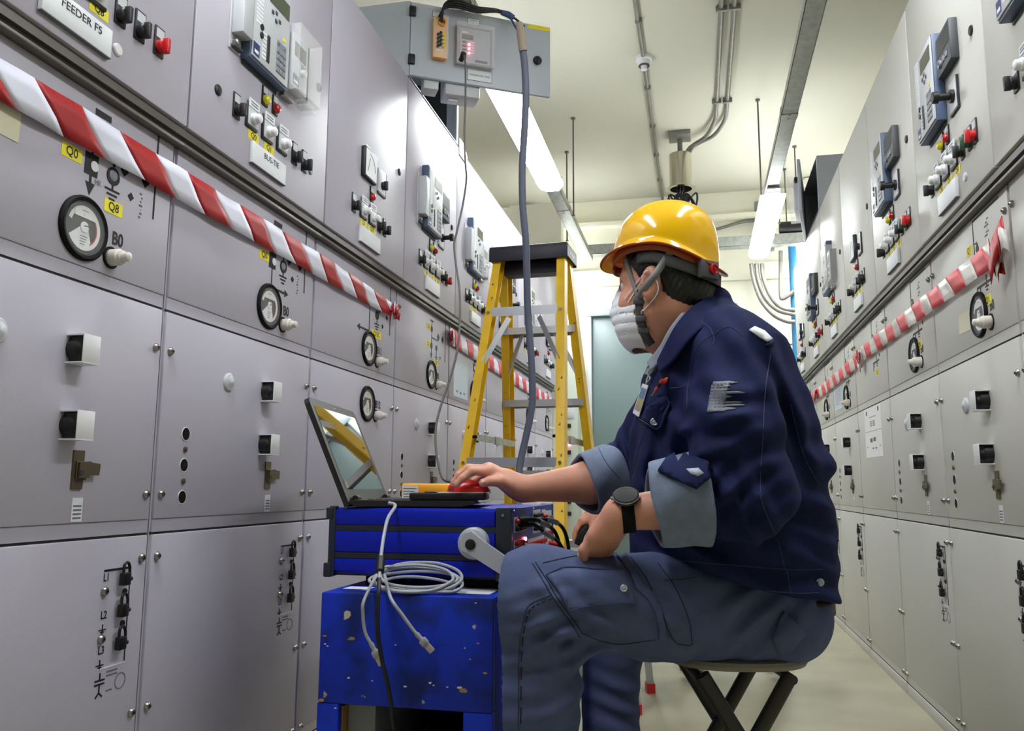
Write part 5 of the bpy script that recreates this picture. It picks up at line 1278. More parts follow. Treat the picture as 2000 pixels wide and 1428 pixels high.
for s in (-1, 1):
    b = MB('white'); b.lathe(hd(.058, .032*s, .008), tuple(hF), [(0, .0), (.001, .006), (.005, .011), (.010, .0115), (.016, .0085), (.020, .0)], 18); b.use('ink').lathe(hd(.0765, .032*s, .008), tuple(hF), [(0, .005), (.0012, .0048), (.002, 0)], 14); b.build('eye', person)
b = MB('nail')
for F_ in rF+lF+[rT, lT]:
    a, c = F_[2], F_[3]; d_ = (c-a).normalized(); up = (UPV-d_*d_.z).normalized() if F_ is not rT else (-cf+UPV*.8).normalized(); up = (up-d_*up.dot(d_)).normalized(); x = d_.cross(up); q = c-d_*.001+up*.0068
    rr_ = .0048 if F_ is not rT else .0062
    b.grid([[q+d_*(i-1.5)*.0030+x*(j-1.5)*rr_*.62-up*abs(j-1.5)**2*.0006+up*.0010 for j in range(4)] for i in range(4)])
o = b.build('fingernails', person); md = o.modifiers.new('t', 'SOLIDIFY'); md.thickness = .001

# hair
def f_hair(p):
    d = d_ell(p, hd(-.008, 0, .048), ax_h, (.099, .083, .102)); d = smin(d, d_ell(p, hd(-.054, 0, -.012), ax_h, (.052, .066, .045)), .03)
    q = p-V(HC); f_ = q@V(hF); l_ = q@V(hL); u_ = q@V(hU)
    d = smax(d, f_-.066+np.maximum(0, .045-u_)*.9, .006)                     # hairline in front of the ear
    d = smax(d, -.052-.25*np.minimum(f_, 0)*0-u_+.10*(f_+.05)*0+np.maximum(0, f_+.028)*1.35, .008)        # nape and behind the ear
    e = d_ell(p, earP, ax_h, (.023, .05, .038)); d = smax(d, -e+.000, .004)
    d = smax(d, u_-.075, .01)
    return d+.0012*np.sin(f_*420+u_*60)*np.sin(l_*300+u_*200)
hair = link('hair', sdf_mesh('hair', f_hair, HC-Vector((.16, .16, .1)), HC+Vector((.16, .16, .16)), .0026, 'hair'), person)
hair['label'] = 'short black hair'

# hard hat
tilt = math.radians(-5)
gF = (hfl*math.cos(tilt)+UPV*math.sin(-tilt)*1).normalized(); gL = hL; gU = gF.cross(gL).normalized()
gU = gU if gU.z > 0 else -gU
HH = hd(-.004, 0, .072)
def hat(phi, t, o=0.0):
    c = math.cos(phi); s = math.sin(phi)
    front = max(0, c)
    bx = .106+.002*front; by = .097
    br = .008+.018*front**2.2+.010*max(0, -c)**2                    # width of the brim
    drop = -.022*front**3-.038*max(0, -c)**2+.004*abs(s)**3
    if t < .25:                                         # brim, from its edge to the foot of the dome
        k = t/.25; w_ = br*(1-k); z = drop+.014*k**1.2
        return (bx+w_+o)*c, (by+w_+o)*s, z
    k = (t-.25)/.75; a = k*PI/2; rr_ = math.cos(a)**.86; z = drop*max(0, 1-k*2.2)**1.5+.014+.100*math.sin(a)**1.04
    return (bx*rr_+o*rr_)*c-.004*k, (by*rr_+o*rr_)*s, z+o*k
def hatp(phi, t, o=0.0): x, y, z = hat(phi, t, o); return HH+gF*x+gL*y+gU*z
n1, n2 = 72, 30
hhat = bpy.data.objects.new('hard_hat', None); COL.objects.link(hhat); hhat.parent = person
b = MB('helmet'); vs = []; fs = []
for i in range(n1):
    for j in range(n2+1): vs.append(hatp(2*PI*i/n1, j/n2*.992))
for i in range(n1):
    i2 = (i+1) % n1
    for j in range(n2): fs.append((i*(n2+1)+j, i2*(n2+1)+j, i2*(n2+1)+j+1, i*(n2+1)+j+1))
fs.append([i*(n2+1)+n2 for i in range(n1)])
b.add(vs, fs); o = b.build('shell', hhat, sharp=50); md = o.modifiers.new('t', 'SOLIDIFY'); md.thickness = .0026; md.offset = -1
nt = M['helmet'].node_tree; pr = nt.nodes['Principled BSDF']; tr = nt.nodes.new('ShaderNodeBsdfTranslucent'); tr.inputs[0].default_value = (*s2l((1, .72, .05)), 1); mx = nt.nodes.new('ShaderNodeMixShader'); mx.inputs[0].default_value = .16
nt.links.new(pr.outputs[0], mx.inputs[1]); nt.links.new(tr.outputs[0], mx.inputs[2]); nt.links.new(mx.outputs[0], nt.nodes['Material Output'].inputs['Surface'])
b = MB('helmetrim'); b.tube([hatp(2*PI*i/n1, 0, -.001) for i in range(n1)], .0026, 8, closed=True); b.build('rim', hhat)  # added bead, its colour paints the shaded inner edge of the shell
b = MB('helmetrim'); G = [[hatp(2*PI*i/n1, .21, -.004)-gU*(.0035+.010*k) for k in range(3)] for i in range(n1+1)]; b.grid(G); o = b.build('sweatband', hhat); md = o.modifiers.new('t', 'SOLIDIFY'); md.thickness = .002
# suspension band, ratchet and straps
b = MB('band'); G = []
for i in range(25):
    ph = PI-1.9+3.8*i/24; c, s = math.cos(ph), math.sin(ph); dz = .036-.036*max(0, -c)
    G.append([hd(-.010+.106*c, .089*s, .042+dz*.6-.022*k/3-.012*max(0, -c)) for k in range(4)])
b.grid(G); o = b.build('head_band', hhat); md = o.modifiers.new('t', 'SOLIDIFY'); md.thickness = .003
rp = hit(bvh_of(hair), 1376, 531, .012) or hd(-.12, .01, .02)
rn = (rp-hd(-.012, 0, rp.z-HC.z)).normalized(); rx = UPV.cross(rn).normalized()
b = MB('band'); TB = Matrix((rx, -rn, UPV)).transposed().to_4x4(); TB.translation = rp; b.T = TB; b.box((-.026, -.008, -.018), (.022, .006, .018), .003); b.build('ratchet_housing', hhat)
b = MB('red'); b.T = TB; b.lathe((.002, -.008, 0), (0, -1, 0), [(0, .0105), (.006, .0105), (.007, .008), (.004, .006), (.004, .003), (.007, .003), (.007, 0)], 22); b.build('ratchet_knob', hhat)['label'] = 'red ratchet knob'
bv_head = bvh_of(person, hair)
def strap(pts, w_, m='strap', name='chin_strap', off=.003):
    P = [hit(bv_head, u, v, off, D) for u, v, D in pts]; P = catmull(P, 6); b = MB(m); G = []
    for i, p in enumerate(P):
        tdir = (P[min(i+1, len(P)-1)]-P[max(i-1, 0)]).normalized(); vd = (p-CAM).normalized(); sd = tdir.cross(vd).normalized(); G.append([p+sd*w_/2*k+vd*(.0015*abs(k)) for k in (-1, 0, 1)])
    b.grid(G); o = b.build(name, hhat, sharp=80); md = o.modifiers.new('t', 'SOLIDIFY'); md.thickness = .0018; return o
strap([(1313, 492, 1.58), (1296, 513, 1.578), (1278, 540, 1.575), (1262, 565, 1.575), (1250, 586, 1.58)], .013, off=.006)
strap([(1224, 503, 1.64), (1232, 530, 1.62), (1241, 560, 1.60), (1249, 584, 1.595)], .008, off=.003)
strap([(1249, 578, 1.595), (1252, 605, 1.60), (1256, 632, 1.605), (1264, 655, 1.62), (1274, 670, 1.64)], .015, 'band', off=.004)
b = MB('band')
for u, v in ((1251, 590), (1255, 622), (1259, 643)):
    p = hit(bv_head, u, v, .007, 1.595); b.box(p-Vector((.010, .004, .006)), p+Vector((.010, .004, .006)), .002)
b.build('strap_buckle', hhat)
# face mask with ear loops
def f_mask(p):
    q = p-V(HC); f_ = q@V(hF); l_ = q@V(hL); u_ = q@V(hU)
    d = d_ell(p, hd(.028, 0, -.052), ax_h, (.067, .066, .078)); d = smin(d, d_cone(p, hd(.084, 0, .002), hd(.088, 0, -.040), .013, .020), .02)
    d = np.abs(d)-.0016
    d = smax(d, .030-.25*np.abs(u_+.05)-f_, .003); d = smax(d, u_-.010+.42*np.abs(l_), .003); d = smax(d, -.126-u_+.22*np.abs(l_), .003)
    return d+.0007*np.sin(u_*330)*np.exp(-((u_+.06)**2)/.0012)
msk = link('face_mask', sdf_mesh('face_mask', f_mask, HC-Vector((.16, .16, .16)), HC+Vector((.16, .16, .06)), .0020, 'mask'), person)
b = MB('mask')
for pts in ([(1222, 585), (1236, 566), (1250, 547), (1262, 531), (1268, 530)], [(1228, 592), (1242, 570), (1254, 553)], [(1280, 545), (1284, 560), (1281, 575), (1268, 596), (1258, 607)], [(1258, 605), (1246, 618), (1234, 628)], [(1256, 611), (1245, 624), (1236, 633)]):
    b.tube(catmull([hit(bv_head, u, v, .003, 1.60) for u, v in pts], 4), .0011, 6)
b.build('ear_loop', msk)

# trousers
nH, nK, nA = at(1500, 1192, 1.615), at(1047, 1166, 1.50), at(1052, 1690, 1.50)
fH, fK, fA = at(1500, 1195, 1.79), at(1195, 1178, 1.94), at(1193, 1440, 1.86)
FT = []
for k in range(5): FT.append((at(1085+18*k, 1215+22*k, 1.44), (.25, 0, -1), .030+.003*k, .0042, .07))
FT += [(at(1100, 1330, 1.43), (.35, 0, -1), .05, .0035, .11), (at(1080, 1260, 1.43), (.5, 0, -1), .036, .004, .06), (at(1120, 1240, 1.45), (-.4, 0, -1), .03, .004, .05), (at(1150, 1190, 1.43), (.55, 0, 1), .045, .003, .10), (at(1300, 1190, 1.47), (.7, 0, 1), .055, .003, .12), (at(1490, 1190, 1.5), (-.8, 0, .7), .045, .0042, .10), (at(1440, 1230, 1.5), (-.75, 0, .7), .055, .003, .12), (at(1215, 1380, 1.8), (.2, 0, 1), .05, .005, .08)]
def f_tr(p):
    def leg(h_, k_, a_, r):
        mid = h_+(k_-h_)*.5-UPV*.004
        d = smin(d_cone(p, h_, mid, r[0], r[1]), d_cone(p, mid, k_, r[1], r[2]), .03); m2 = k_+(a_-k_)*.35
        return smin(d, smin(d_cone(p, k_, m2, r[2]*.98, r[3]), d_cone(p, m2, a_, r[3], r[4]), .03), .05)
    d = leg(nH, nK, nA, (.100, .094, .082, .074, .072))
    d = smin(d, leg(fH, fK, fA, (.105, .088, .078, .064, .066)), .035)
    d = smin(d, d_ell(p, at(1500, 1195, 1.685), ax_t, (.112, .170, .092)), .05)
    d = smin(d, d_ell(p, at(1480, 1120, 1.685), ax_t, (.110, .150, .08)), .05)
    d = smax(d, at(1500, 1298, 1.66).z-.000-p[:, 2]-8*np.maximum(0, -((p-V(at(1310, 1290, 1.66)))@V(cr))), .012)
    d = smax(d, .035-p[:, 2], .01)
    return d+1.3*folds(p, FT)+crumple(p, .0012)
tro = link('trousers', sdf_mesh('trousers', f_tr, (-.35, 1.2, -.01), (.62, 2.2, .80), .0042, 'trouser'), person)
bv_tr = bvh_of(tro)
dk = MB('stitchdark'); lt = MB('stitch')
for pts in ([(1040, 1100), (1058, 1130), (1085, 1175), (1110, 1210), (1133, 1245)], [(1046, 1098), (1066, 1130), (1093, 1175), (1118, 1208), (1137, 1238)]): seam(dk, bv_tr, pts, .0009)
for pts in ([(1075, 1162), (1050, 1172), (1030, 1186), (1020, 1220), (1014, 1270), (1013, 1340), (1012, 1427)],): seam(lt, bv_tr, pts, .0010)
seam(dk, bv_tr, [(1078, 1168), (1054, 1178), (1036, 1190), (1025, 1222), (1019, 1272), (1018, 1340), (1017, 1427)], .0015, dash=True)
for pts in ([(1225, 1080), (1262, 1130), (1290, 1190), (1315, 1250), (1340, 1260), (1352, 1259)], [(1285, 1100), (1320, 1150), (1345, 1210), (1352, 1259)], [(1298, 1134), (1330, 1132), (1360, 1128)], [(1060, 1100), (1120, 1087), (1180, 1082), (1215, 1080)], [(1137, 1238), (1200, 1258), (1280, 1250)]): seam(dk, bv_tr, pts, .0008)
dk.build('dark_stitching', tro); lt.build('light_stitching', tro)
decal('pocket_flap', bv_tr, [(1065, 1124), (1085, 1115), (1110, 1112), (1215, 1117), (1224, 1135), (1235, 1160), (1242, 1180), (1150, 1186), (1110, 1193), (1092, 1160)], 'trouser', tro, .005, off=.003)
lt2 = MB('stitch'); bv_t2 = bv_tr
seam(lt2, bv_tr, [(1066, 1126), (1086, 1116), (1112, 1112), (1212, 1117)], .0012, .0058); seam(lt2, bv_tr, [(1112, 1191), (1150, 1184), (1240, 1178)], .0012, .0058); lt2.build('flap_stitching', tro)
decal('side_pocket', bv_tr, [(1188, 1074), (1206, 1073), (1222, 1084), (1238, 1108), (1252, 1138), (1275, 1160), (1290, 1190), (1300, 1220), (1302, 1250), (1286, 1250), (1288, 1225), (1280, 1195), (1262, 1168), (1240, 1150), (1230, 1120), (1212, 1096)], 'trouser', tro, .006, off=.003)
b = MB('silver'); p = hit(bv_tr, 1217, 1149, .006, 1.45); nrm = (CAM-p).normalized(); b.lathe(p, tuple(nrm), [(0, .0065), (.002, .0065), (.003, .005), (.0015, .003), (.003, .0015), (.003, 0)], 18); b.build('snap_button', tro)
decal('rear_pocket_flap', bv_tr, [(1528, 1192), (1550, 1212), (1568, 1235), (1558, 1250), (1548, 1262), (1536, 1272), (1522, 1276), (1514, 1262), (1510, 1246), (1520, 1226), (1519, 1210)], 'trouser', tro, .007, off=.005)
b = MB('belt'); G = []
for i in range(15):
    a = -1.2+2.6*i/14; c = at(1490, 1160, 1.685); G.append([c+cr*(.132*math.cos(a))+cf*(.170*math.sin(a))+UPV*(-.028+.034*k/2+.02*math.cos(a)*0) for k in range(3)])
b.grid(G); o = b.build('belt', tro); md = o.modifiers.new('t', 'SOLIDIFY'); md.thickness = .004
# boots
def boot(name, an, dirv, m='black'):
    dirv = Vector((dirv.x, dirv.y, 0)).normalized(); sd = UPV.cross(dirv); a = Vector((an.x, an.y, 0))
    axb = (tuple(dirv), tuple(sd), (0, 0, 1))
    def f(p):
        d = d_cone(p, a+UPV*.20, a+UPV*.07, .052, .050); d = smin(d, d_ell(p, a+dirv*.085+UPV*.045, axb, (.12, .048, .045)), .04); d = smin(d, d_ell(p, a-dirv*.02+UPV*.045, axb, (.06, .045, .045)), .03)
        d = smax(d, .0185-p[:, 2], .004); s = d_box(p, a+dirv*.065+UPV*.0125, axb, (.135, .047, .0115), .008); return np.minimum(d, s)
    o = link(name, sdf_mesh(name, f, a-Vector((.25, .25, -.0)), a+Vector((.25, .25, .28)), .004, m), person)
    b = MB('dgrey')
    for k in range(5):
        c = a+dirv*(.055+.012*(4-k)*1.0)+UPV*(.185-.022*k) ; c = c if k < 3 else c
        b.tube([c-sd*.022, c+dirv*.006, c+sd*.022], .0026, 6)
    b.build('laces', o); return o
boot('boot', fA, -cr+cf*.1); boot('boot', nA, -cr-cf*.05)
# jacket
TAB = [(575, 1352, 1415, .075), (600, 1330, 1424, .085), (640, 1302, 1468, .150), (680, 1284, 1513, .185), (740, 1259, 1545, .198), (800, 1244, 1572, .202), (850, 1238, 1590, .204), (950, 1232, 1607, .203), (1050, 1230, 1614, .208), (1100, 1230, 1616, .214), (1180, 1236, 1618, .218)]
TZ = []; 
for v, a, c, rd in TAB:
    m_ = at((a+c)/2, v, 1.69); TZ.append((m_.z, m_.x, m_.y, (c-a)/2/FPX*1.69, rd))
TZ = np.array(TZ[::-1], F32)
hem_n = (at(1600, 1166, 1.6)-at(1230, 1088, 1.6)).cross(cf).normalized(); hem_n = hem_n if hem_n.z > 0 else -hem_n; hem_p = at(1230, 1088, 1.6)
S1, S2, S3, S4 = at(1432, 705, 1.545), at(1430, 830, 1.475), at(1458, 965, 1.455), at(1345, 975, 1.452)
G1, G2, G3 = at(1345, 735, 1.86), at(1236, 925, 1.905), at(1178, 930, 1.872)
FJ = []
for k in range(4): FJ.append((at(1385+12*k, 860+20*k, 1.39), (.5, 0, -1), .036, .0052, .075))
FJ += [(at(1360, 850, 1.40), (.25, 0, -1), .045, .006, .08), (at(1450, 990, 1.39), (1, 0, .5), .05, .005, .09), (at(1400, 790, 1.40), (.2, 0, 1), .07, .004, .11), (at(1400, 930, 1.38), (.6, 0, -.8), .042, .005, .08), (at(1560, 950, 1.55), (.3, 0, 1), .085, .005, .16), (at(1560, 1080, 1.55), (.2, 0, 1), .06, .004, .13), (at(1470, 720, 1.5), (1, 0, .5), .06, .004, .10), (at(1270, 900, 1.55), (1, 0, -.3), .05, .005, .12), (at(1210, 910, 1.85), (1, 0, .3), .032, .005, .08), (at(1400, 1080, 1.49), (.4, 0, 1), .07, .005, .15), (at(1520, 830, 1.52), (1, 0, .25), .06, .005, .12), (at(1320, 1040, 1.5), (.5, 0, .8), .06, .004, .12), (at(1300, 780, 1.52), (1, 0, .6), .06, .004, .10)]
def f_trunk(p):
    z = p[:, 2]; cx_ = np.interp(z, TZ[:, 0], TZ[:, 1]); cy_ = np.interp(z, TZ[:, 0], TZ[:, 2]); ru = np.interp(z, TZ[:, 0], TZ[:, 3]); rd = np.interp(z, TZ[:, 0], TZ[:, 4])
    dx = p[:, 0]-cx_; dy = p[:, 1]-cy_; a = dx*cr.x+dy*cr.y; b = dx*cf.x+dy*cf.y; e = 2.35
    k = (np.abs(a/ru)**e+np.abs(b/rd)**e)**(1/e); d = (k-1)*np.minimum(ru, rd)*.9
    top = TZ[-1, 0]; return smax(d, z-top, .02)
def f_jk(p):
    d = f_trunk(p)
    d = smax(d, (V(hem_p)-p)@V(hem_n), .006)
    s = smin(smin(d_cone(p, S1, S2, .083, .079), d_cone(p, S2, S3, .079, .074), .03), d_cone(p, S3, S4, .076, .066), .045)
    d = smin(d, s, .012)
    g_ = smin(d_cone(p, G1, G2, .082, .068), d_cone(p, G2, G3, .068, .057), .04); d = smin(d, g_, .03)
    d = smin(d, d_cone(p, at(1432, 690, 1.56), at(1350, 700, 1.84), .06, .06), .05)
    d = d+1.45*folds(p, FJ)+crumple(p, .0017)
    d = smax(d, -d_cone(p, NB-cr*.012-UPV*.03, HC, .071, .064), .006)                   # neck opening
    d = smax(d, -d_cone(p, S4-(S3-S4)*.05, S4+(lW-S4)*1.2, .058, .058), .004)
    d = smax(d, -d_cone(p, G3-(G2-G3)*.2, G3+(rW-G3)*.8, .050, .050), .004)
    return d
jk = link('jacket', sdf_mesh('jacket', f_jk, (-.42, 1.15, .38), (.62, 2.25, 1.20), .0042, 'denim'), person)
jk['label'] = 'navy denim jacket with rolled cuffs'
# turned-up cuffs
def cuff(name, a, c, r0, r1, th, cutn, wob):
    a = Vector(a); c = Vector(c); dv_ = (c-a).normalized(); q0 = dv_.orthogonal().normalized(); q1 = dv_.cross(q0)
    def f(p):
        t = (p-V(a))@V(dv_); L = (c-a).length; r = r0+(r1-r0)*np.clip(t/L, 0, 1); q = p-V(a)-t[:, None]*V(dv_); an = np.arctan2(q@V(q0), q@V(q1))
        rad = np.linalg.norm(q, axis=1)-r-wob*np.sin(an*3+t*20)-wob*.6*np.sin(an*5+1-t*50); d = np.abs(rad)-th
        return smax(smax(d, -t, .004), t-L-.006*np.sin(an*2+.6), .004)
    m_ = max(r0, r1)+.03; lo = Vector([min(a[i], c[i])-m_ for i in range(3)]); hi = Vector([max(a[i], c[i])+m_ for i in range(3)])
    return link(name, sdf_mesh(name, f, lo, hi, .003, 'denimin'), jk)
cuff('cuff', at(1378, 970, 1.452), at(1272, 983, 1.455), .080, .068, .0045, None, .0035)['label'] = 'turned-up light denim cuff of the left sleeve'
cuff('cuff', at(1199, 930, 1.882), at(1138, 946, 1.850), .074, .064, .0040, None, .0025)['label'] = 'turned-up light denim cuff of the right sleeve'
bv_jk = bvh_of(jk, *[c for c in jk.children])
# collar, shirt, stitching, print
shell_strip('collar', [at(*q) for q in ((1300, 640, 1.82), (1352, 590, 1.775), (1385, 574, 1.72), (1402, 572, 1.655), (1385, 578, 1.60), (1350, 600, 1.568), (1322, 632, 1.558), (1302, 668, 1.57), (1284, 706, 1.60))], [at(*q) for q in ((1292, 680, 1.85), (1355, 640, 1.82), (1405, 615, 1.76), (1424, 604, 1.66), (1412, 618, 1.575), (1375, 640, 1.525), (1345, 668, 1.515), (1318, 704, 1.53), (1288, 730, 1.565))], 'denim', jk, .007)
shell_strip('shirt_collar', [at(*q) for q in ((1290, 650, 1.80), (1330, 600, 1.75), (1368, 580, 1.70), (1383, 580, 1.65), (1365, 588, 1.607), (1336, 606, 1.585), (1308, 640, 1.578), (1288, 676, 1.595), (1262, 708, 1.63))], [at(*q) for q in ((1290, 690, 1.80), (1340, 650, 1.76), (1380, 610, 1.72), (1398, 600, 1.66), (1380, 602, 1.605), (1350, 622, 1.58), (1322, 656, 1.572), (1302, 692, 1.585), (1272, 724, 1.615))], 'shirt', jk, .004)
decal('shirt_front', bv_jk, [(1258, 716), (1285, 700), (1280, 716), (1272, 735), (1262, 732)], 'shirt', jk, .003, off=.004)
st = MB('stitch')
for pts in ([(1365, 628), (1385, 640), (1395, 660), (1393, 672)], [(1394, 652), (1370, 668), (1355, 690), (1348, 720)], [(1395, 655), (1412, 642), (1430, 640), (1450, 655)], [(1545, 790), (1556, 840), (1570, 890), (1590, 930), (1602, 950)], [(1505, 690), (1495, 760), (1490, 850), (1485, 960), (1500, 1010), (1520, 1060), (1532, 1110)], [(1310, 758), (1330, 756), (1345, 752)], [(1232, 1092), (1300, 1115), (1400, 1140), (1540, 1158), (1600, 1158)], [(1537, 1115), (1541, 1140), (1545, 1160)], [(1270, 770), (1262, 830), (1246, 880), (1235, 925)], [(1165, 868), (1185, 905), (1210, 935)], [(1235, 1082), (1330, 1095), (1440, 1105), (1540, 1112), (1606, 1112)], [(1350, 720), (1343, 760), (1342, 800)]):
    seam(st, bv_jk, pts, .0008, .0004)
st.build('stitching', jk)
for k, (y, x0, x1) in enumerate(((750, 1396, 1440), (756, 1393, 1428), (763, 1392, 1425), (769, 1391, 1455), (776, 1389, 1430), (782, 1388, 1415), (788, 1387, 1450), (794, 1386, 1456), (801, 1385, 1438))):
    x0 -= 2*0; decal('sleeve_print', bv_jk, [(x0-2, y-4), (x1-14, y-4.2), (x1, y-2.4), (x1-4, y-.6), (1418, y+1.0), (1416, y+3.6), (x0-4, y+3.6)], 'print', jk, .0008, 6, .0012)
decal('sleeve_print', bv_jk, [(1399, 747), (1426, 745), (1420, 760), (1419, 775), (1413, 803), (1383, 806), (1389, 780)], 'print', jk, .0008, 6, .0013)
decal('chest_pocket_flap', bv_jk, [(1256, 820), (1268, 795), (1304, 770), (1308, 800), (1300, 830), (1284, 838)], 'denim', jk, .005, off=.004)
st = MB('stitch'); seam(st, bv_jk, [(1256, 820), (1284, 836), (1299, 828), (1306, 798), (1304, 774)], .0009, .0078); st.build('flap_stitching', jk)
def button(u, v, off=.008, parent=jk):
    p = hit(bv_jk, u, v, off, 1.5); nrm = (CAM-p).normalized(); b = MB('silver'); b.lathe(p-nrm*.004, tuple(nrm), [(0, .0075), (.004, .0075), (.0055, .006), (.004, .004), (.0055, .002), (.0055, 0)], 20); b.build('button', parent)
button(1283, 820); button(1599, 1139, .003)
decal('cuff_tab', bv_jk, [(1285, 922), (1300, 902), (1325, 886), (1350, 895), (1388, 910), (1386, 935), (1360, 956), (1335, 945), (1310, 935)], 'denim', jk, .006, off=.005)
decal('worn_patch', bv_jk, [(1342, 922), (1365, 920), (1374, 928), (1364, 934), (1350, 930)], 'shirt', jk, .001, off=.0085)
decal('white_patch', bv_jk, [(1463, 646), (1472, 640), (1490, 648), (1506, 664), (1497, 669), (1483, 660)], 'labelwhite', jk, .003, off=.003)
decal('back_tab', bv_jk, [(1493, 674), (1504, 664), (1510, 670), (1500, 680)], 'denim', jk, .004, off=.003)
decal('collar_trim', bv_jk, [(1298, 740), (1307, 737), (1305, 747), (1299, 750)], 'orangepen', jk, .002, off=.003)
# wristwatch
wa = (lW-lE).normalized(); wc = lW-wa*.012; wy = (UPV-wa*wa.z).normalized(); wx = wa.cross(wy)
wt = bpy.data.objects.new('wristwatch', None); COL.objects.link(wt); wt.parent = person
b = MB('rubber'); G = [[wc+wa*(k*.011)+(wx*math.cos(a)+wy*math.sin(a))*.0355 for k in (-1, 0, 1)] for a in [2*PI*i/28 for i in range(29)]]; b.grid(G); o = b.build('strap', wt); md = o.modifiers.new('t', 'SOLIDIFY'); md.thickness = .004
fd = (wy*.55+(-cr)*.55-cf*.45); fd = (fd-wa*fd.dot(wa)).normalized()
b = MB('black'); b.lathe(wc+fd*.032, tuple(fd), [(0, .020), (.002, .0225), (.008, .0225), (.010, .020), (.0095, .018), (.009, 0)], 32); b.build('case', wt)
b = MB('steel'); b.lathe(wc+fd*.0385, tuple(fd), [(0, .0228), (.0018, .0228), (.0018, .0222)], 32); b.cyl(wc+fd*.036+wa*.021, wc+fd*.036+wa*.027, .003, n=8); b.build('bezel', wt)
# badge, pens
bp_ = [hit(bv_jk, u, v, .008, 1.55) for u, v in ((1262, 752), (1272, 757), (1255, 815), (1243, 808))]
b = MB('labelwhite'); b.add([bp_[0], bp_[1], bp_[2], bp_[3]], [(0, 1, 2, 3)])
def bq(s, t): return (bp_[0]*(1-s)+bp_[1]*s)*(1-t)+(bp_[3]*(1-s)+bp_[2]*s)*t
nb_ = (CAM-bp_[0]).normalized()*.0012
for m_, t0, t1 in (('relayblue', .12, .45), ('flukeyel', .45, .68), ('wood', .68, .86)):
    b.use(mat('badge_'+m_, {'relayblue': (.38, .5, .66), 'flukeyel': (.70, .64, .42), 'wood': (.66, .58, .52)}[m_], .25)); b.add([bq(.08, t0)+nb_, bq(.92, t0)+nb_, bq(.92, t1)+nb_, bq(.08, t1)+nb_], [(0, 1, 2, 3)])
o = b.build('id_badge', smooth=False); md = o.modifiers.new('t', 'SOLIDIFY'); md.thickness = .0012; tag(o, 'small identity badge with a picture hanging on the worker\'s chest', 'badge')
b = MB('cablewhite')
for pts in ([(1287, 716), (1280, 728), (1272, 738), (1268, 752)], [(1284, 720), (1272, 732), (1276, 742), (1267, 753)]): b.tube(catmull([hit(bv_jk, u, v, .007, 1.57) for u, v in pts], 5), .0018, 6)
b.build('lanyard', o)
b = MB('orangepen'); p0, p1 = hit(bv_jk, 1303, 742, .010, 1.56), hit(bv_jk, 1284, 771, .010, 1.56); b.tube([p0, p0+(p1-p0)*.25], .0035, 8); b.use('black').tube([p0+(p1-p0)*.25, p0+(p1-p0)*.6], .003, 8); b.use('orangepen').tube([p0+(p1-p0)*.6, p1], .003, 8); b.use('steel').tube([p1, p1+(p1-p0)*.5], .0015, 6)
tag(b.build('pen'), 'orange and black pen clipped on the denim chest pocket', 'pen')
# ---------------------------------------------------------------- second person sitting further back, mostly hidden, and the things round there
q = lambda u, v, D=2.95: at(u, v, D)
def f_p2(p):
    d = d_ell(p, q(1405, 742), ax_t, (.075, .085, .105)); d = smin(d, d_cone(p, q(1405, 780), q(1405, 830), .05, .06), .03)
    d = smin(d, d_ell(p, q(1405, 945), ax_t, (.19, .13, .27)), .05)
    d = smin(d, d_cone(p, q(1325, 870), q(1235, 945, 3.0), .055, .045), .04); d = smin(d, d_cone(p, q(1235, 945, 3.0), q(1168, 1004, 3.02), .042, .028), .02)
    for s in (-1, 1):
        k = q(1405+75*s, 1120, 3.35); d = smin(d, d_cone(p, q(1405+50*s, 1150, 3.05), k, .08, .065), .05); d = smin(d, d_cone(p, k, q(1430+85*s, 1285, 3.27), .06, .04), .03)
    K = [q(1137, 1017, 3.00), q(1139, 1022, 3.025), q(1146, 1028, 3.045), q(1154, 1032, 3.06)]
    Fg = [[K[0], q(1126, 1032, 2.995), q(1122, 1044, 2.995), q(1121, 1054, 2.995)], [K[1], q(1129, 1036, 3.02), q(1126, 1048, 3.02), q(1126, 1057, 3.02)], [K[2], q(1138, 1040, 3.045), q(1136, 1050, 3.045), q(1138, 1057, 3.045)], [K[3], q(1150, 1042, 3.06), q(1149, 1050, 3.06), q(1150, 1056, 3.06)]]
    T_ = [q(1160, 1012, 3.0), q(1157, 1030, 2.985), q(1153, 1044, 2.98), q(1150, 1054, 2.98)]
    return smin(d, d_hand(p, q(1158, 1003, 3.02), K, Fg, T_), .012)
p2 = link('person', sdf_mesh('person', f_p2, q(1405, 1000)-Vector((.75, .5, .75)), q(1405, 1000)+Vector((.55, .75, .75)), .0055, 'skin'))
tag(p2, 'second person sitting behind the worker, only a hand and the shoes in view', 'person')
def f_s2(p):
    d = d_ell(p, q(1405, 945), ax_t, (.205, .145, .285)); d = smin(d, smin(d_cone(p, q(1325, 870), q(1235, 945, 3.0), .068, .055), d_cone(p, q(1235, 945, 3.0), q(1178, 993, 3.02), .052, .040), .03), .05)
    d = smax(d, -d_cone(p, q(1178, 993, 3.02), q(1150, 1015, 3.02), .033, .033), .004); d = smax(d, q(1400, 1120).z-p[:, 2], .01); return smax(d, p[:, 2]-q(1400, 805).z, .03)
link('shirt', sdf_mesh('shirt', f_s2, q(1405, 950)-Vector((.6, .35, .45)), q(1405, 950)+Vector((.45, .35, .5)), .008, 'trouserdark'), p2)
def f_t2(p):
    d = d_ell(p, q(1405, 1150, 3.03), ax_t, (.18, .15, .11))
    for s in (-1, 1):
        k = q(1405+75*s, 1120, 3.35); d = smin(d, smin(d_cone(p, q(1405+50*s, 1150, 3.05), k, .095, .08), d_cone(p, k, q(1430+85*s, 1278, 3.27), .075, .06), .04), .05)
    return d
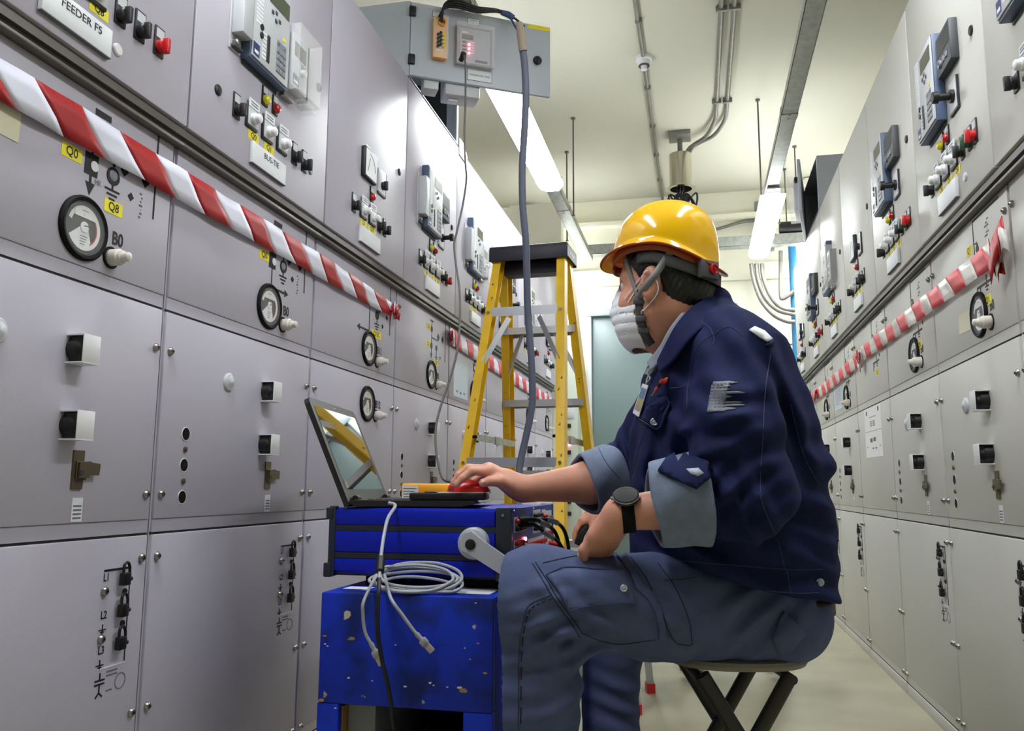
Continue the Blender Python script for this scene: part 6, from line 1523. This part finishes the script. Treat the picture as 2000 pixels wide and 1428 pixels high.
link('trousers', sdf_mesh('trousers', f_t2, q(1405, 1150)-Vector((.5, .4, .55)), q(1405, 1150)+Vector((.5, .7, .5)), .008, 'trouserdark'), p2)
def f_h2(p): return smax(smax(d_ell(p, q(1405, 735), ax_t, (.083, .093, .108)), q(1405, 775).z-p[:, 2], .01), (p-V(q(1405, 735, 2.99)))@V(cf), .01)
link('hair', sdf_mesh('hair', f_h2, q(1405, 740)-Vector((.2, .2, .2)), q(1405, 740)+Vector((.2, .2, .2)), .007, 'hair'), p2)
for s, u in ((-1, 1350), (1, 1516)):
    c = on_z(u, 1303, .012)
    o = MB('white'); o.box((c.x-.05, c.y-.02, .001), (c.x+.05, c.y+.26, .028), .010); sh = o.build('shoe_sole', p2)
    o = MB('mask' if s < 0 else 'trouserdark'); o.box((c.x-.046, c.y-.015, .0285), (c.x+.046, c.y+.25, .085), .03); o.build('shoe', p2)
ph = MB('black'); ph.box((-.02, -.008, -.04), (.02, .008, .04), .004); ph.use('silver').box((-.0205, -.005, -.041), (.0205, .005, -.030), .002); o = ph.build('handheld_tool', None, q(1140, 1047, 3.0)); o.rotation_euler = (0, .5, .3); tag(o, 'small black and silver tool held in the hand beside the ladder', 'tool')
# aluminium step stool with red feet
t = thing('step_stool', 'low aluminium step stool with red feet behind the worker', 'stool', (q(1216, 1300, 2.8).x, q(1216, 1300, 2.8).y, 0)); o = Vector(t.location)
f1 = on_z(1270, 1352, .0); f2 = on_z(1243, 1394, .0); sz = .24
tops = {}
for nm, fpt in (('a', f1), ('b', f2)):
    for mir in (0, 1):
        c = Vector((o.x, o.y, 0)); p = fpt if not mir else fpt+cr*(2*((c-fpt).dot(cr)))
        top = p+cr*(.03 if not mir else -.03)-cr*(.0)+Vector((0, 0, sz)); top = p+(c-p)*.18; top.z = sz-.02
        tops[(nm, mir)] = top
        b = MB('alu'); b.bar(p+Vector((0, 0, .03))-o, top-o, .045, .022, up=tuple(cr)); l = b.build('leg', t)
        b = MB('red'); b.bar(p+Vector((0, 0, .001))-o, p+Vector((0, 0, .034))-o, .052, .030, up=tuple(cr)); b.build('foot', l)['label'] = 'red plastic foot'
c = (tops[('a', 0)]+tops[('a', 1)]+tops[('b', 0)]+tops[('b', 1)])/4-o
b = MB('alu'); b.T = Matrix.Translation(c) @ Matrix.Rotation(YAW, 4, 'Z'); b.box((-.10, -.15, 0), (.10, .15, .025), .006); b.build('tread', t)
# cable loop on the floor behind the shins
P = [on_z(u, v, .012) for u, v in ((1118, 1345), (1135, 1325), (1139, 1305), (1128, 1297), (1112, 1300), (1090, 1330))]
tag(MB(mat('brown_cable', (.30, .24, .2), .6)).tube(catmull(P, 6), .006, 8).build('floor_cable'), 'brown cable curling on the floor behind the worker\'s shins', 'cable')
